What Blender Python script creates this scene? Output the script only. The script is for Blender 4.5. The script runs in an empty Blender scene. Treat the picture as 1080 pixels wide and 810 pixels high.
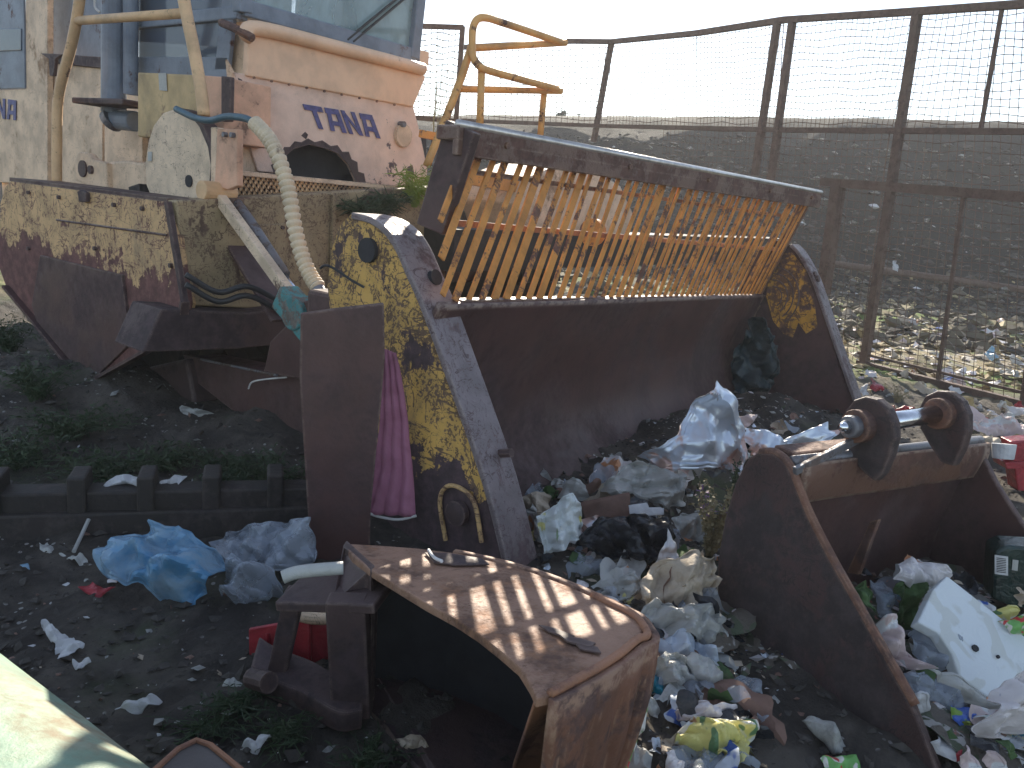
import bpy, math, random
import numpy as np
from mathutils import Vector as V, Matrix, noise
random.seed(7); HAZE = .0018
SC = bpy.context.scene
COL = SC.collection

# ------------------------------------------------------------------ camera
CAM = V((-2.5846429, -1.6325872, 1.4980377))
CR = V((0.6032499, -0.7916587, 0.0967783))
CU = V((0.1250506, 0.2137297, 0.9688560))
CF = V((0.7876877, 0.5723601, -0.2279298))
cd = bpy.data.cameras.new('camera'); cam = bpy.data.objects.new('camera', cd); COL.objects.link(cam)
m = Matrix((CR, CU, -CF)).transposed().to_4x4(); m.translation = CAM
cam.matrix_world = m
cd.sensor_width = 36; cd.lens = 816 * 36 / 1080; cd.clip_start = .05; cd.clip_end = 2000
SC.camera = cam
# ------------------------------------------------------------------ light
SUN_EL, SUN_AZ = math.radians(24), math.radians(33.5)      # azimuth measured from +X towards +Y
SD = V((math.cos(SUN_EL) * math.cos(SUN_AZ), math.cos(SUN_EL) * math.sin(SUN_AZ), math.sin(SUN_EL)))
w = bpy.data.worlds.new("World"); SC.world = w; w.use_nodes = True
nt = w.node_tree; bg = nt.nodes['Background']
sky = nt.nodes.new('ShaderNodeTexSky'); sky.sky_type = 'NISHITA'; sky.sun_disc = False
sky.sun_elevation = SUN_EL; sky.sun_rotation = math.pi / 2 - SUN_AZ
sky.air_density = 1.0; sky.dust_density = .15; sky.ozone_density = 1.5
hs = nt.nodes.new('ShaderNodeHueSaturation'); hs.inputs['Saturation'].default_value = .72; hs.inputs['Value'].default_value = 1.0
nt.links.new(sky.outputs[0], hs.inputs['Color']); nt.links.new(hs.outputs[0], bg.inputs[0]); bg.inputs[1].default_value = .125
sl = bpy.data.lights.new('sun', 'SUN'); sl.energy = 5; sl.angle = math.radians(.35); sl.color = (1, .90, .74)
so = bpy.data.objects.new('sun', sl); COL.objects.link(so)
so.rotation_euler = (-SD).to_track_quat('-Z', 'Y').to_euler()
SC.view_settings.view_transform = 'Standard'; SC.view_settings.look = 'None'
SC.view_settings.exposure = 1.0; SC.view_settings.gamma = 1
SC.render.engine = 'CYCLES'
try:
    SC.cycles.max_bounces = 8; SC.cycles.transparent_max_bounces = 12
except Exception: pass

# ------------------------------------------------------------------ placing helpers: sight lines cut with real planes of the place
def ray(x, y): return CR * ((x - 540) / 816) + CU * ((405 - y) / 816) + CF
def atX(x, y, v): d = ray(x, y); return CAM + d * ((v - CAM.x) / d.x)
def atY(x, y, v): d = ray(x, y); return CAM + d * ((v - CAM.y) / d.y)
def atZ(x, y, v=0): d = ray(x, y); return CAM + d * ((v - CAM.z) / d.z)
def atD(x, y, v): return CAM + ray(x, y) * v
def atP(x, y, P, N): d = ray(x, y); return CAM + d * ((P - CAM).dot(N) / d.dot(N))
GX = V((CF.x, CF.y, 0)).normalized(); GL = V((-GX.y, GX.x, 0))   # horizontal view direction and its left

# ------------------------------------------------------------------ materials
MATS = {}
class NT:
    def __init__(s, name, rough=.6, metallic=0., spec=.5):
        s.m = bpy.data.materials.new(name); s.m.use_nodes = True; s.t = s.m.node_tree
        s.b = s.t.nodes['Principled BSDF']; s.b.inputs['Roughness'].default_value = rough
        s.b.inputs['Metallic'].default_value = metallic
        s.b.inputs['Specular IOR Level'].default_value = spec
        s.tc = s.t.nodes.new('ShaderNodeTexCoord')
        MATS[name] = s.m
    def lk(s, a, b): s.t.links.new(a, b)
    def n(s, ty): return s.t.nodes.new(ty)
    def mapping(s, scale=(1, 1, 1), rot=(0, 0, 0), loc=(0, 0, 0)):
        mp = s.n('ShaderNodeMapping'); mp.inputs['Scale'].default_value = scale; mp.inputs['Rotation'].default_value = rot
        mp.inputs['Location'].default_value = loc
        s.lk(s.tc.outputs['Object'], mp.inputs[0]); return mp.outputs[0]
    def noise(s, scale, detail=6, rough=.6, dist=0, vec=None):
        n = s.n('ShaderNodeTexNoise'); n.inputs['Scale'].default_value = scale; n.inputs['Detail'].default_value = detail
        n.inputs['Roughness'].default_value = rough; n.inputs['Distortion'].default_value = dist
        s.lk(vec or s.tc.outputs['Object'], n.inputs['Vector']); return n.outputs[0]
    def math(s, op, a, b=0., c=None):
        n = s.n('ShaderNodeMath'); n.operation = op
        for i, v in enumerate((a, b, c)):
            if v is None: continue
            if isinstance(v, (int, float)): n.inputs[i].default_value = v
            else: s.lk(v, n.inputs[i])
        return n.outputs[0]
    def rng(s, v, a, b, c=0., d=1.):
        n = s.n('ShaderNodeMapRange'); n.interpolation_type = 'SMOOTHSTEP'
        s.lk(v, n.inputs[0])
        for i, q in enumerate((a, b, c, d)): n.inputs[i + 1].default_value = q
        return n.outputs[0]
    def mix(s, f, a, b):
        n = s.n('ShaderNodeMix'); n.data_type = 'RGBA'
        if isinstance(f, (int, float)): n.inputs[0].default_value = f
        else: s.lk(f, n.inputs[0])
        for i, v in ((6, a), (7, b)):
            if isinstance(v, tuple): n.inputs[i].default_value = (*v[:3], 1)
            else: s.lk(v, n.inputs[i])
        return n.outputs[2]
    def col(s, c):
        if isinstance(c, tuple): s.b.inputs['Base Color'].default_value = (*c[:3], 1)
        else: s.lk(c, s.b.inputs['Base Color'])
    def bump(s, h, st=.3, dist=.01):
        n = s.n('ShaderNodeBump'); n.inputs['Strength'].default_value = st; n.inputs['Distance'].default_value = dist
        s.lk(h, n.inputs['Height']); s.lk(n.outputs[0], s.b.inputs['Normal'])

def vary(mat):
    """every object with this paint wears in its own places"""
    t = mat.node_tree; tc = [n for n in t.nodes if n.type == 'TEX_COORD'][0]; oi = t.nodes.new('ShaderNodeObjectInfo')
    mp = t.nodes.new('ShaderNodeMapping'); sc = t.nodes.new('ShaderNodeMath'); sc.operation = 'MULTIPLY'; sc.inputs[1].default_value = 31
    t.links.new(oi.outputs['Random'], sc.inputs[0])
    outs = [l.to_socket for l in tc.outputs['Object'].links]
    t.links.new(tc.outputs['Object'], mp.inputs[0]); t.links.new(sc.outputs[0], mp.inputs['Location'])
    for o in outs: t.links.new(mp.outputs[0], o)
    return mat
def tint(c, k): return tuple(min(1, v * k) for v in c)
def metal(name, base, rust=(.085, .042, .032), cover=.4, soft=.06, scale=3., lines=0., rough=.55, metallic=0., grad=None,
          streak=0., bump=.35, rust2=None, dirt=.35, var=.72, speck=0., edge=None):
    s = NT(name, rough, metallic)
    n1 = s.noise(scale, 9, .62, .4); n2 = s.noise(scale * 9, 6, .65)
    k = s.math('ADD', n1, s.math('MULTIPLY', s.math('SUBTRACT', n2, .5), .35))
    if streak:
        st = s.noise(1., 5, .6, 0, s.mapping((9, 9, .8)))
        k = s.math('ADD', k, s.math('MULTIPLY', s.math('SUBTRACT', st, .5), streak))
    if grad:                                                   # worn bare towards one end (z0 rusty -> z1 painted)
        sp = s.n('ShaderNodeSeparateXYZ'); s.lk(s.tc.outputs['Object'], sp.inputs[0])
        g = s.rng(sp.outputs[2], grad[0], grad[1], grad[2] if len(grad) > 2 else .45, 0.)
        k = s.math('ADD', k, g)
    th = 1 - cover
    th = .32 + th * .36
    mask = s.rng(k, th - soft, th + soft)
    if lines:
        for i, (rot, sc) in enumerate((((.3, .2, .5), (1, 1, 3.5)), ((1.1, .4, 0), (3, 1.2, 1)), ((.2, .1, 1.2), (1.4, 2.2, 1)))):
            a = s.noise(3.4 + 1.3 * i, 5, .55, .8, s.mapping(sc, rot, (i * 3.1, 1, 2)))
            a = s.math('ABSOLUTE', s.math('SUBTRACT', a, .5))
            brk = s.noise(7, 3, .5, 0, s.mapping((1, 1, 1), (0, 0, 0), (i * 5, 0, 3)))
            wd = s.rng(brk, .35, .7, 0., .028 * lines)
            ln = s.math('LESS_THAN', a, wd)
            mask = s.math('MAXIMUM', mask, s.math('MULTIPLY', ln, .85))
    if speck:
        sk = s.noise(55, 4, .7, .3); area = s.noise(5, 4, .6)
        mask = s.math('MAXIMUM', mask, s.math('MULTIPLY', s.rng(s.math('ADD', sk, s.math('MULTIPLY', area, .5)), .93 - .1 * speck, .97 - .1 * speck), .8))
    bv = s.noise(5, 5, .6, .2)
    bc = s.mix(s.rng(bv, .35, .7), tint(base, 1.08), tint(base, var))
    dn = s.noise(1.7, 8, .7, .8)
    bc = s.mix(s.math('MULTIPLY', s.rng(dn, .5, .75), dirt), bc, (.10, .085, .07))
    r2 = rust2 or tint(rust, 1.9)
    rc = s.mix(s.rng(s.noise(14, 8, .7), .38, .68), rust, r2)
    fin = s.mix(mask, bc, rc)
    if edge:                                                   # corners rubbed bare
        bv_ = s.n('ShaderNodeBevel'); bv_.samples = 3; bv_.inputs['Radius'].default_value = .014
        ge = s.n('ShaderNodeNewGeometry'); dp = s.n('ShaderNodeVectorMath'); dp.operation = 'DOT_PRODUCT'
        s.lk(bv_.outputs[0], dp.inputs[0]); s.lk(ge.outputs['True Normal'], dp.inputs[1])
        em = s.math('MULTIPLY', s.rng(dp.outputs['Value'], .985, .90), s.rng(s.noise(19, 5, .7), .40, .58))
        fin = s.mix(em, fin, edge)
    s.col(fin)
    s.lk(s.rng(mask, 0, 1, rough, .82), s.b.inputs['Roughness'])
    if metallic: s.lk(s.rng(mask, 0, 1, metallic, 0), s.b.inputs['Metallic'])
    h = s.math('ADD', s.math('MULTIPLY', mask, -.35), s.math('ADD', s.noise(38, 6, .7), s.math('MULTIPLY', n1, .8)))
    s.bump(h, bump, .012)
    return s.m

def plastic(name, c, c2=None, rough=.35, alpha=1., trans=0., scale=9, bump=.5, sheen=0):
    s = NT(name, rough)
    n1 = s.noise(scale, 5, .6, .6)
    c2 = c2 or tint(c, .6)
    a = s.mix(s.rng(n1, .35, .68), c, c2)
    dirt = s.rng(s.noise(5, 8, .7, .3), .56, .72, 0, .6)
    s.col(s.mix(dirt, a, (.11, .09, .07)))
    s.bump(s.math('ADD', s.noise(scale * 3, 5, .6, 1.5), n1), bump, .012)
    if alpha < 1:
        s.lk(s.rng(n1, .3, .7, alpha, min(1, alpha + .35)), s.b.inputs['Alpha'])
    s.b.inputs['Transmission Weight'].default_value = trans
    return s.m

def printed(name, c, blots, rough=.5, scale=8, bump=.4):
    """packaging: ground colour with patches of print"""
    s = NT(name, rough); cur = c
    for i, (bc, th) in enumerate(blots):
        nn = s.noise(scale * (1 + .3 * i), 2, .5, .5, s.mapping((1, 1, 1), (0, 0, 0), (i * 7.3, i * 2.1, 4)))
        cur = s.mix(s.rng(nn, th, th + .03), cur, bc)
    d = s.rng(s.noise(6, 8, .7, .3), .55, .75, 0, .65)
    s.col(s.mix(d, cur, (.10, .085, .06)))
    s.bump(s.noise(scale * 3, 4, .6, 1), bump, .01)
    return s.m

def simple(name, c, rough=.6, metallic=0., var=.3, scale=12, bump=.2):
    s = NT(name, rough, metallic)
    s.col(s.mix(s.rng(s.noise(scale, 6, .65), .35, .7), c, tint(c, 1 - var)))
    s.bump(s.noise(scale * 3, 5, .6), bump, .006)
    return s.m

YEL = (.50, .32, .075)
metal('yellow_scratched', edge=(.12, .06, .045), base=(.66, .42, .18), cover=.16, lines=.55, speck=.6, dirt=.7, scale=2.6)
metal('yellow_guard', edge=(.12, .06, .045), soft=.018, streak=.3, base=(.66, .42, .20), cover=.20, lines=.6, speck=.7, dirt=.75, scale=2.2, grad=(.55, 1.15, .5), rust=(.115, .052, .045))
metal('yellow_cheek', (.64, .38, .10), soft=.015, streak=.35, cover=.24, lines=.9, speck=1.3, dirt=.6, scale=3, grad=(-.2, .55, .55), rust=(.055, .035, .038))
metal('cream_paint', edge=(.20, .11, .07), base=(.78, .57, .39), cover=.04, lines=.12, scale=1.8, streak=.12, rust=(.24, .15, .09), dirt=.15, bump=.2)
metal('disc_paint', (.78, .60, .42), cover=.03, lines=.12, scale=3, dirt=.15)
metal('guard_hose', (.74, .60, .42), cover=.02, scale=3, dirt=.2)
metal('hood_paint', edge=(.18, .10, .08), base=(.78, .56, .44), var=.86, cover=.15, scale=2.7, streak=.1, rust=(.10, .07, .075), soft=.02)
metal('cowl_orange', (.82, .54, .35), cover=.0, scale=2, dirt=.06, streak=.06, var=.88, rough=.42)
metal('orange_paint', (.62, .25, .05), cover=.38, scale=9, rust=(.10, .055, .045), soft=.05, streak=.25)
metal('orange_bar', (.72, .30, .065), cover=.27, scale=7, rust=(.12, .06, .045), soft=.05, streak=.1)
vary(MATS['orange_bar'])
metal('box_yellow', (.58, .41, .20), cover=.10, streak=.35, scale=3, rust=(.20, .13, .08), dirt=.4)
metal('orange_pale', (.74, .42, .27), cover=.12, scale=5, rust=(.16, .09, .06))
metal('chassis_dirty', (.40, .30, .17), cover=.30, lines=.4, speck=.8, scale=2.4, dirt=.9, streak=.3, rust=(.11, .07, .05), soft=.03)
metal('orange_rail', (.72, .38, .12), cover=.15, scale=6)
metal('rail_yellow', (.74, .48, .26), cover=.14, scale=7)
metal('rust_dark', edge=(.20, .14, .12), base=(.075, .045, .043), rust=(.045, .03, .032), cover=.45, rough=.6, scale=2.4, bump=.3, streak=.2)
metal('rust_plum', edge=(.24, .17, .14), base=(.092, .046, .042), rust=(.048, .028, .028), cover=.4, rough=.45, scale=1.6, streak=.12, bump=.2, soft=.15)
metal('rust_red', edge=(.34, .20, .13), base=(.19, .085, .052), rust=(.075, .042, .036), cover=.45, rough=.62, scale=4, streak=.15, bump=.5)
metal('rust_orange', (.34, .16, .09), rust=(.15, .075, .055), cover=.4, rough=.65, scale=5, bump=.5)
metal('cheek_plate', edge=(.22, .15, .12), base=(.075, .042, .04), rust=(.04, .03, .03), cover=.5, rough=.55, scale=3, lines=.5, bump=.5)
metal('grey_flange', speck=.6, edge=(.34, .29, .27), base=(.22, .18, .185), rust=(.09, .06, .062), cover=.25, lines=.45, scale=3, grad=(-.6, .35, .5), rough=.4, metallic=.2)
metal('beam_brown', edge=(.36, .26, .2), base=(.16, .085, .06), cover=.5, scale=5, rough=.38)
metal('steel_grey', (.22, .22, .24), rust=(.09, .065, .055), cover=.35, scale=6, rough=.4, metallic=.5)
metal('fence_rust', (.12, .075, .055), rust=(.075, .045, .035), cover=.5, scale=8, rough=.7)
metal('blue_grey', (.20, .235, .29), cover=.1, scale=3, rough=.45)
metal('teal_worn', (.07, .27, .27), rust=(.12, .10, .085), cover=.5, scale=13)
metal('tank_green', (.22, .34, .25), rust=(.27, .19, .12), rust2=(.33, .34, .25), cover=.34, soft=.16, scale=3.5, rough=.5, dirt=.15)
metal('track_dark', edge=(.07, .055, .045), base=(.026, .022, .020), rust=(.035, .028, .026), cover=.4, scale=5, rough=.7)
simple('hose_dark', (.06, .13, .17), .4)
simple('chrome', (.75, .76, .8), .16, 1., .25, 20, .1)
simple('glint_metal', (.62, .58, .55), .3, .8, .35, 14, .2)
simple('black_rubber', (.03, .03, .033), .5)
simple('interior_dark', (.03, .03, .035), .8)
simple('letter_blue', (.10, .10, .27), .5, 0, .45, 30)
simple('white_edge', (.7, .68, .66), .6)

simple('cardboard', (.22, .13, .10), .8, 0, .3, 10)
simple('stone', (.36, .36, .34), .85, 0, .45, 20, .9)
simple('leaf_dark', (.045, .075, .03), .6, 0, .5, 10)
simple('leaf_bright', (.26, .32, .05), .55, 0, .4, 10)
simple('leaf_dry', (.34, .29, .16), .7, 0, .5, 25)
simple('petal_purple', (.17, .04, .28), .6)
simple('hay', (.42, .33, .17), .8)
for nm in ('leaf_bright', 'leaf_dry'):
    MATS[nm].node_tree.nodes['Principled BSDF'].inputs['Subsurface Weight'].default_value = 0
plastic('blue_film', (.40, .60, .76), (.12, .33, .55), .25, .48)
plastic('clear_film', (.52, .58, .66), (.34, .38, .44), .2, .34)
plastic('milky_film', (.55, .55, .52), (.36, .36, .34), .35, .75)
plastic('black_film', (.018, .020, .024), (.03, .032, .04), .22)
plastic('teal_film', (.03, .25, .34), (.02, .12, .2), .3, .9)
plastic('dark_teal_film', (.03, .05, .055), (.015, .025, .03), .5)
plastic('red_plastic', (.42, .03, .045), (.22, .015, .025), .35)
plastic('white_cloth', (.62, .62, .62), (.45, .45, .47), .7)
plastic('cream_paper', (.50, .42, .32), (.36, .29, .22), .7)
plastic('pink_cloth', (.42, .17, .25), (.30, .11, .17), .85, scale=5, bump=.3)
plastic('green_cloth', (.07, .13, .04), (.04, .08, .03), .8)
plastic('green_glass', (.012, .035, .03), (.01, .02, .02), .15)
s = NT('foil', .36, .6); s.col(s.mix(s.rng(s.noise(4, 4, .6, .5), .52, .60), (.66, .72, .80), (.62, .42, .36))); s.bump(s.noise(9, 4, .5, 1), .3, .01)
printed('sack_print', (.60, .64, .64), [((.60, .56, .24), .55), ((.25, .36, .20), .68)])
printed('yellow_pack', (.66, .60, .20), [((.66, .66, .62), .50), ((.12, .22, .10), .62), ((.45, .25, .12), .68)], .4)
printed('blue_pack', (.5, .56, .64), [((.05, .12, .42), .52), ((.6, .12, .05), .70)], .4)
printed('green_pack', (.16, .40, .10), [((.65, .62, .55), .53), ((.55, .05, .05), .60)], .35, 14)
printed('white_pack', (.66, .62, .62), [((.60, .28, .14), .60), ((.2, .2, .35), .69)], .5)
printed('pink_paper', (.60, .48, .46), [((.62, .62, .62), .52)], .7)
printed('blue_green_bit', (.06, .14, .50), [((.25, .42, .06), .50)], .4, 14)

printed('styrofoam', (.66, .70, .72), [((.58, .60, .58), .55)], .75, 7, .5)
# glass of the cab: a pane that mirrors the sky behind the camera and lets the cab be seen
s = NT('cab_glass', .04); s.b.inputs['Base Color'].default_value = (.30, .42, .44, 1)
s.b.inputs['Alpha'].default_value = .55; s.b.inputs['Specular IOR Level'].default_value = 1.
s.lk(s.rng(s.noise(2.2, 5, .6, .7), .3, .7, .35, .8), s.b.inputs['Alpha'])
s = NT('side_glass', .08); s.b.inputs['Base Color'].default_value = (.09, .12, .16, 1); s.b.inputs['Alpha'].default_value = .85

# ------------------------------------------------------------------ object helpers
GEN = 0
def tag(o, label=None, cat=None, group=None, kind=None):
    if label: o['label'] = label
    if cat: o['category'] = cat
    if group: o['group'] = group
    if kind: o['kind'] = kind
    return o
def thing(name, label, cat, loc, group=None):
    o = bpy.data.objects.new(name, None); COL.objects.link(o); o.location = loc; o.empty_display_size = .1
    return tag(o, label, cat, group)
def mk(name, vs, fs, mat, parent=None, smooth=False, bevel=0, label=None, kind=None):
    """links ONE mesh object; vs are places in the world"""
    off = V((0, 0, 0)); p = parent
    while p is not None: off += p.location; p = p.parent
    o_loc = V((0, 0, 0))
    if parent is None:
        xs = [v[0] for v in vs]; ys = [v[1] for v in vs]; zs = [v[2] for v in vs]
        o_loc = V(((min(xs) + max(xs)) / 2, (min(ys) + max(ys)) / 2, min(zs))); off = o_loc
    me = bpy.data.meshes.new(name); me.from_pydata([tuple(V(v) - off) for v in vs], [], fs); me.update()
    o = bpy.data.objects.new(name, me); COL.objects.link(o); o.location = o_loc
    mt = mat if not isinstance(mat, str) else MATS[mat]
    me.materials.append(mt)
    if smooth: me.polygons.foreach_set('use_smooth', [True] * len(me.polygons))
    if parent is not None: o.parent = parent
    if bevel:
        b = o.modifiers.new('bevel', 'BEVEL'); b.width = bevel; b.segments = 2; b.limit_method = 'ANGLE'
    if label: o['label'] = label
    if kind: o['kind'] = kind
    return o
class MB:
    def __init__(s): s.v = []; s.f = []
    def add(s, vs, fs):
        k = len(s.v); s.v += [V(a) for a in vs]; s.f += [tuple(i + k for i in f) for f in fs]; return s
    def prism(s, poly, ext):
        n = len(poly); ext = V(ext); poly = [V(p) for p in poly]
        nn = V((0, 0, 0))
        for i in range(n): nn += poly[i].cross(poly[(i + 1) % n])
        if nn.dot(ext) > 0: poly = poly[::-1]
        f = [tuple(range(n)), tuple(range(2 * n - 1, n - 1, -1))]
        for i in range(n): j = (i + 1) % n; f.append((j, i, n + i, n + j))
        return s.add(poly + [p + ext for p in poly], f)
    def box(s, c, ax, ay, az):
        c, ax, ay, az = V(c), V(ax), V(ay), V(az)
        return s.prism([c - ax - ay - az, c + ax - ay - az, c + ax + ay - az, c - ax + ay - az], az * 2)
    def bar(s, p, q, w, h, up=(0, 0, 1)):
        p, q, up = V(p), V(q), V(up); d = (q - p).normalized(); sx = d.cross(up).normalized(); uy = sx.cross(d).normalized()
        a, b = sx * w / 2, uy * h / 2
        return s.prism([p - a - b, p + a - b, p + a + b, p - a + b], q - p)
    def tube(s, pts, r, n=10, cap=True):
        pts = [V(p) for p in pts]; rs = r if isinstance(r, (list, tuple)) else [r] * len(pts)
        vs = []; up = None
        for i, p in enumerate(pts):
            d = (pts[min(i + 1, len(pts) - 1)] - pts[max(i - 1, 0)]).normalized()
            if up is None: up = V((0, 0, 1)) if abs(d.z) < .9 else V((1, 0, 0))
            a = d.cross(up).normalized(); up = a.cross(d).normalized()
            for k in range(n):
                t = 2 * math.pi * k / n; vs.append(p + a * (math.cos(t) * rs[i]) + up * (math.sin(t) * rs[i]))
        fs = []
        for i in range(len(pts) - 1):
            for k in range(n):
                k2 = (k + 1) % n; fs.append((i * n + k, i * n + k2, (i + 1) * n + k2, (i + 1) * n + k))
        if cap: fs.append(tuple(range(n))[::-1]); fs.append(tuple(range((len(pts) - 1) * n, len(pts) * n)))
        return s.add(vs, fs)
    def disc(s, c, axis, r, th, n=32): c, axis = V(c), V(axis).normalized(); return s.tube([c - axis * th / 2, c + axis * th / 2], r, n)
    def build(s, name, mat, parent=None, smooth=False, bevel=0, label=None, kind=None):
        return mk(name, s.v, s.f, mat, parent, smooth, bevel, label, kind)
def curve(pts, n=8):
    """Catmull-Rom through pts"""
    P = [V(p) for p in pts]; P = [P[0] * 2 - P[1]] + P + [P[-1] * 2 - P[-2]]; out = []
    for i in range(1, len(P) - 2):
        for k in range(n):
            t = k / n; a, b, c, d = P[i - 1:i + 3]
            out.append(.5 * ((2 * b) + (c - a) * t + (2 * a - 5 * b + 4 * c - d) * t * t + (3 * b - a - 3 * c + d) * t ** 3))
    out.append(P[-2]); return out
def smooth_on(o, ang=35):
    me = o.data; me.polygons.foreach_set('use_smooth', [True] * len(me.polygons))
    me.update()
    try: me.set_sharp_from_angle(angle=math.radians(ang))
    except Exception: pass
    return o
# ------------------------------------------------------------------ ground
rs = np.random.RandomState(3); TAB = rs.rand(256, 256)
def vn(x, y):
    xi = np.floor(x).astype(int); yi = np.floor(y).astype(int); fx = x - xi; fy = y - yi
    fx = fx * fx * (3 - 2 * fx); fy = fy * fy * (3 - 2 * fy)
    g = lambda a, b: TAB[a & 255, b & 255]
    return (g(xi, yi) * (1 - fx) + g(xi + 1, yi) * fx) * (1 - fy) + (g(xi, yi + 1) * (1 - fx) + g(xi + 1, yi + 1) * fx) * fy
def fbm(x, y, o=4, g=.5):
    r = 0; a = 1; t = 0
    for i in range(o): r = r + a * vn(x * 2 ** i + 13 * i, y * 2 ** i + 7 * i); t += a; a *= g
    return r / t - .5
def sst(t): t = np.clip(t, 0, 1); return t * t * (3 - 2 * t)
HUMPS = [(1.25, .15, .08, .7), (2.3, .15, .16, .8), (3.4, .2, .18, .9), (.62, -1.15, .05, .55), (1.25, -1.35, .05, .7), (.35, -.35, .06, .5),
         (-.1, 3.6, .25, 1.2), (.2, 1.9, .22, .6)]
def height(x, y):
    x = np.asarray(x, float); y = np.asarray(y, float)
    s = (x - CAM.x) * GX.x + (y - CAM.y) * GX.y; l = (x - CAM.x) * GL.x + (y - CAM.y) * GL.y
    top = np.clip(4.75 - .085 * l, 4.0, 8.0)
    h = sst((s - 18.5 - 1.2 * fbm(l * .25, s * .1)) / 12.5) * top
    h = h + sst((s - 17) / 6) * (1 - .85 * sst((s - 27) / 4)) * (.55 * fbm(x * .5, y * .5, 5, .6)) + sst((s - 30) / 10) * .4 * fbm(x * .05 + 5, y * .05, 2) - sst((s - 31) / 14) * 3.2
    fld = sst((s - 8.5) / 1.5) * (1 - sst((s - 17) / 3))
    h = h + fld * (.42 * np.maximum(0, fbm(x * 1.3, y * 1.3, 5, .6) + .1))
    near = 1 - sst((s - 8) / 3)
    h = h + near * (.10 * fbm(x * 1.7, y * 1.7, 3) + .085 * fbm(x * 9, y * 9, 4, .65) + .03 * fbm(x * 40, y * 40, 2))
    for hx, hy, a, rr in HUMPS:
        h = h + a * np.exp(-((x - hx) ** 2 + (y - hy) ** 2) / (rr * rr / 2)) * (1 + .7 * fbm(x * 7, y * 7, 3))
    return h
def gh(x, y): return float(height(x, y))
TS_ = .6 * 1.03 ** np.arange(160)
def onground(x, y, up=0.):
    """where a sight line meets the ground sheet"""
    d = ray(x, y); t = TS_
    for _ in range(2):
        h = height(CAM.x + d.x * t, CAM.y + d.y * t) + up; k = int(np.argmax(CAM.z + d.z * t <= h))
        if k == 0: break
        t = np.linspace(t[k - 1], t[k], 24)
    return CAM + d * float(t[k])

N = 470; T = 5.75
ax = 1.5 * np.sinh(np.linspace(-T, T, N))
gx, gy = np.meshgrid(ax + .4, ax + .0, indexing='ij')
gz = height(gx, gy)
co = np.stack([gx, gy, gz], -1).reshape(-1, 3)
i = np.arange(N * N).reshape(N, N)
q = np.stack([i[:-1, :-1], i[1:, :-1], i[1:, 1:], i[:-1, 1:]], -1).reshape(-1, 4)
me = bpy.data.meshes.new('ground'); me.vertices.add(N * N); me.vertices.foreach_set('co', co.ravel())
me.loops.add(q.size); me.loops.foreach_set('vertex_index', q.ravel()); me.polygons.add(len(q))
me.polygons.foreach_set('loop_start', np.arange(0, q.size, 4)); me.polygons.foreach_set('loop_total', np.full(len(q), 4))
me.update(calc_edges=True); me.polygons.foreach_set('use_smooth', [True] * len(q))
s = NT('soil', .9, 0, .25)
geo = s.n('ShaderNodeNewGeometry'); sp = s.n('ShaderNodeSeparateXYZ'); s.lk(geo.outputs['Position'], sp.inputs[0])
dist = s.math('ADD', s.math('MULTIPLY', sp.outputs[0], GX.x), s.math('MULTIPLY', sp.outputs[1], GX.y))
dist = s.math('SUBTRACT', dist, CAM.x * GX.x + CAM.y * GX.y)
c = s.mix(s.rng(s.noise(2.2, 10, .7, .4), .38, .66), (.050, .044, .040), (.135, .118, .100))
c = s.mix(s.rng(s.noise(1.1, 5, .6), .54, .68, 0, .7), c, (.045, .070, .026))
fl = s.mix(s.rng(s.noise(.8, 6, .7), .42, .6), (.26, .21, .13), (.14, .20, .05))
litter = s.mix(s.rng(s.noise(5, 4, .6, .6), .5, .6), (.42, .34, .22), (.60, .56, .50))
fz = s.math('MULTIPLY', s.rng(dist, 9, 10.2), s.rng(dist, 15.5, 13.0))
c = s.mix(s.rng(dist, 7.6, 9), c, fl)
c = s.mix(s.math('MULTIPLY', s.math('MULTIPLY', fz, s.rng(dist, 13.8, 11.2, 0, 1)), s.rng(s.noise(3, 6, .7), .40, .56)), c, litter)
hill = s.mix(s.rng(s.noise(1.3, 9, .7, .3), .4, .68), (.006, .0055, .0055), (.018, .015, .014))
c = s.mix(s.rng(dist, 15.5, 19), c, hill)
vo = s.n('ShaderNodeTexVoronoi'); vo.inputs['Scale'].default_value = 26; s.lk(s.tc.outputs['Object'], vo.inputs['Vector'])
sel = s.math('MULTIPLY', s.math('LESS_THAN', vo.outputs['Distance'], .22), s.rng(s.noise(4, 3, .5), .56, .62))
spk = s.math('MULTIPLY', sel, s.rng(dist, 9, 6))
c = s.mix(spk, c, (.34, .33, .31))
s.col(c)
s.bump(s.math('ADD', s.noise(30, 8, .75), s.math('MULTIPLY', s.noise(6, 5, .6), 1.5)), .8, .03)
me.materials.append(MATS['soil'])
g = bpy.data.objects.new('ground', me); COL.objects.link(g); g['kind'] = 'structure'

# ------------------------------------------------------------------ compactor (machine body, cab, guards)
root = thing('landfill_compactor', 'big yellow waste compactor with cab, hose and rusty guards at the left', 'compactor', (.9, 3.6, 0))
def R3(f, pts, v, **k): return [f(x, y, v) for x, y in pts]
def slab(name, mat, pts, plane, v, th, parent=root, bevel=.006, **k):
    """outline on the plane X=v ('X') or Y=v ('Y'), th thick away from the viewer"""
    f = {'X': atX, 'Y': atY}[plane]; e = V((th, 0, 0)) if plane == 'X' else V((0, th, 0))
    return MB().prism([f(x, y, v) for x, y in pts], e).build(name, mat, parent, bevel=bevel, **k)
HY = 2.8
slab('hood_panel', 'hood_paint', [(247, 76), (436, 112), (442, 135), (451, 178), (450, 200), (376, 192), (368, 174), (357, 162), (345, 157), (327, 152.5),
     (310, 157), (300, 166), (297, 183), (272, 181), (262, 150)], 'Y', HY, .03)
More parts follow.
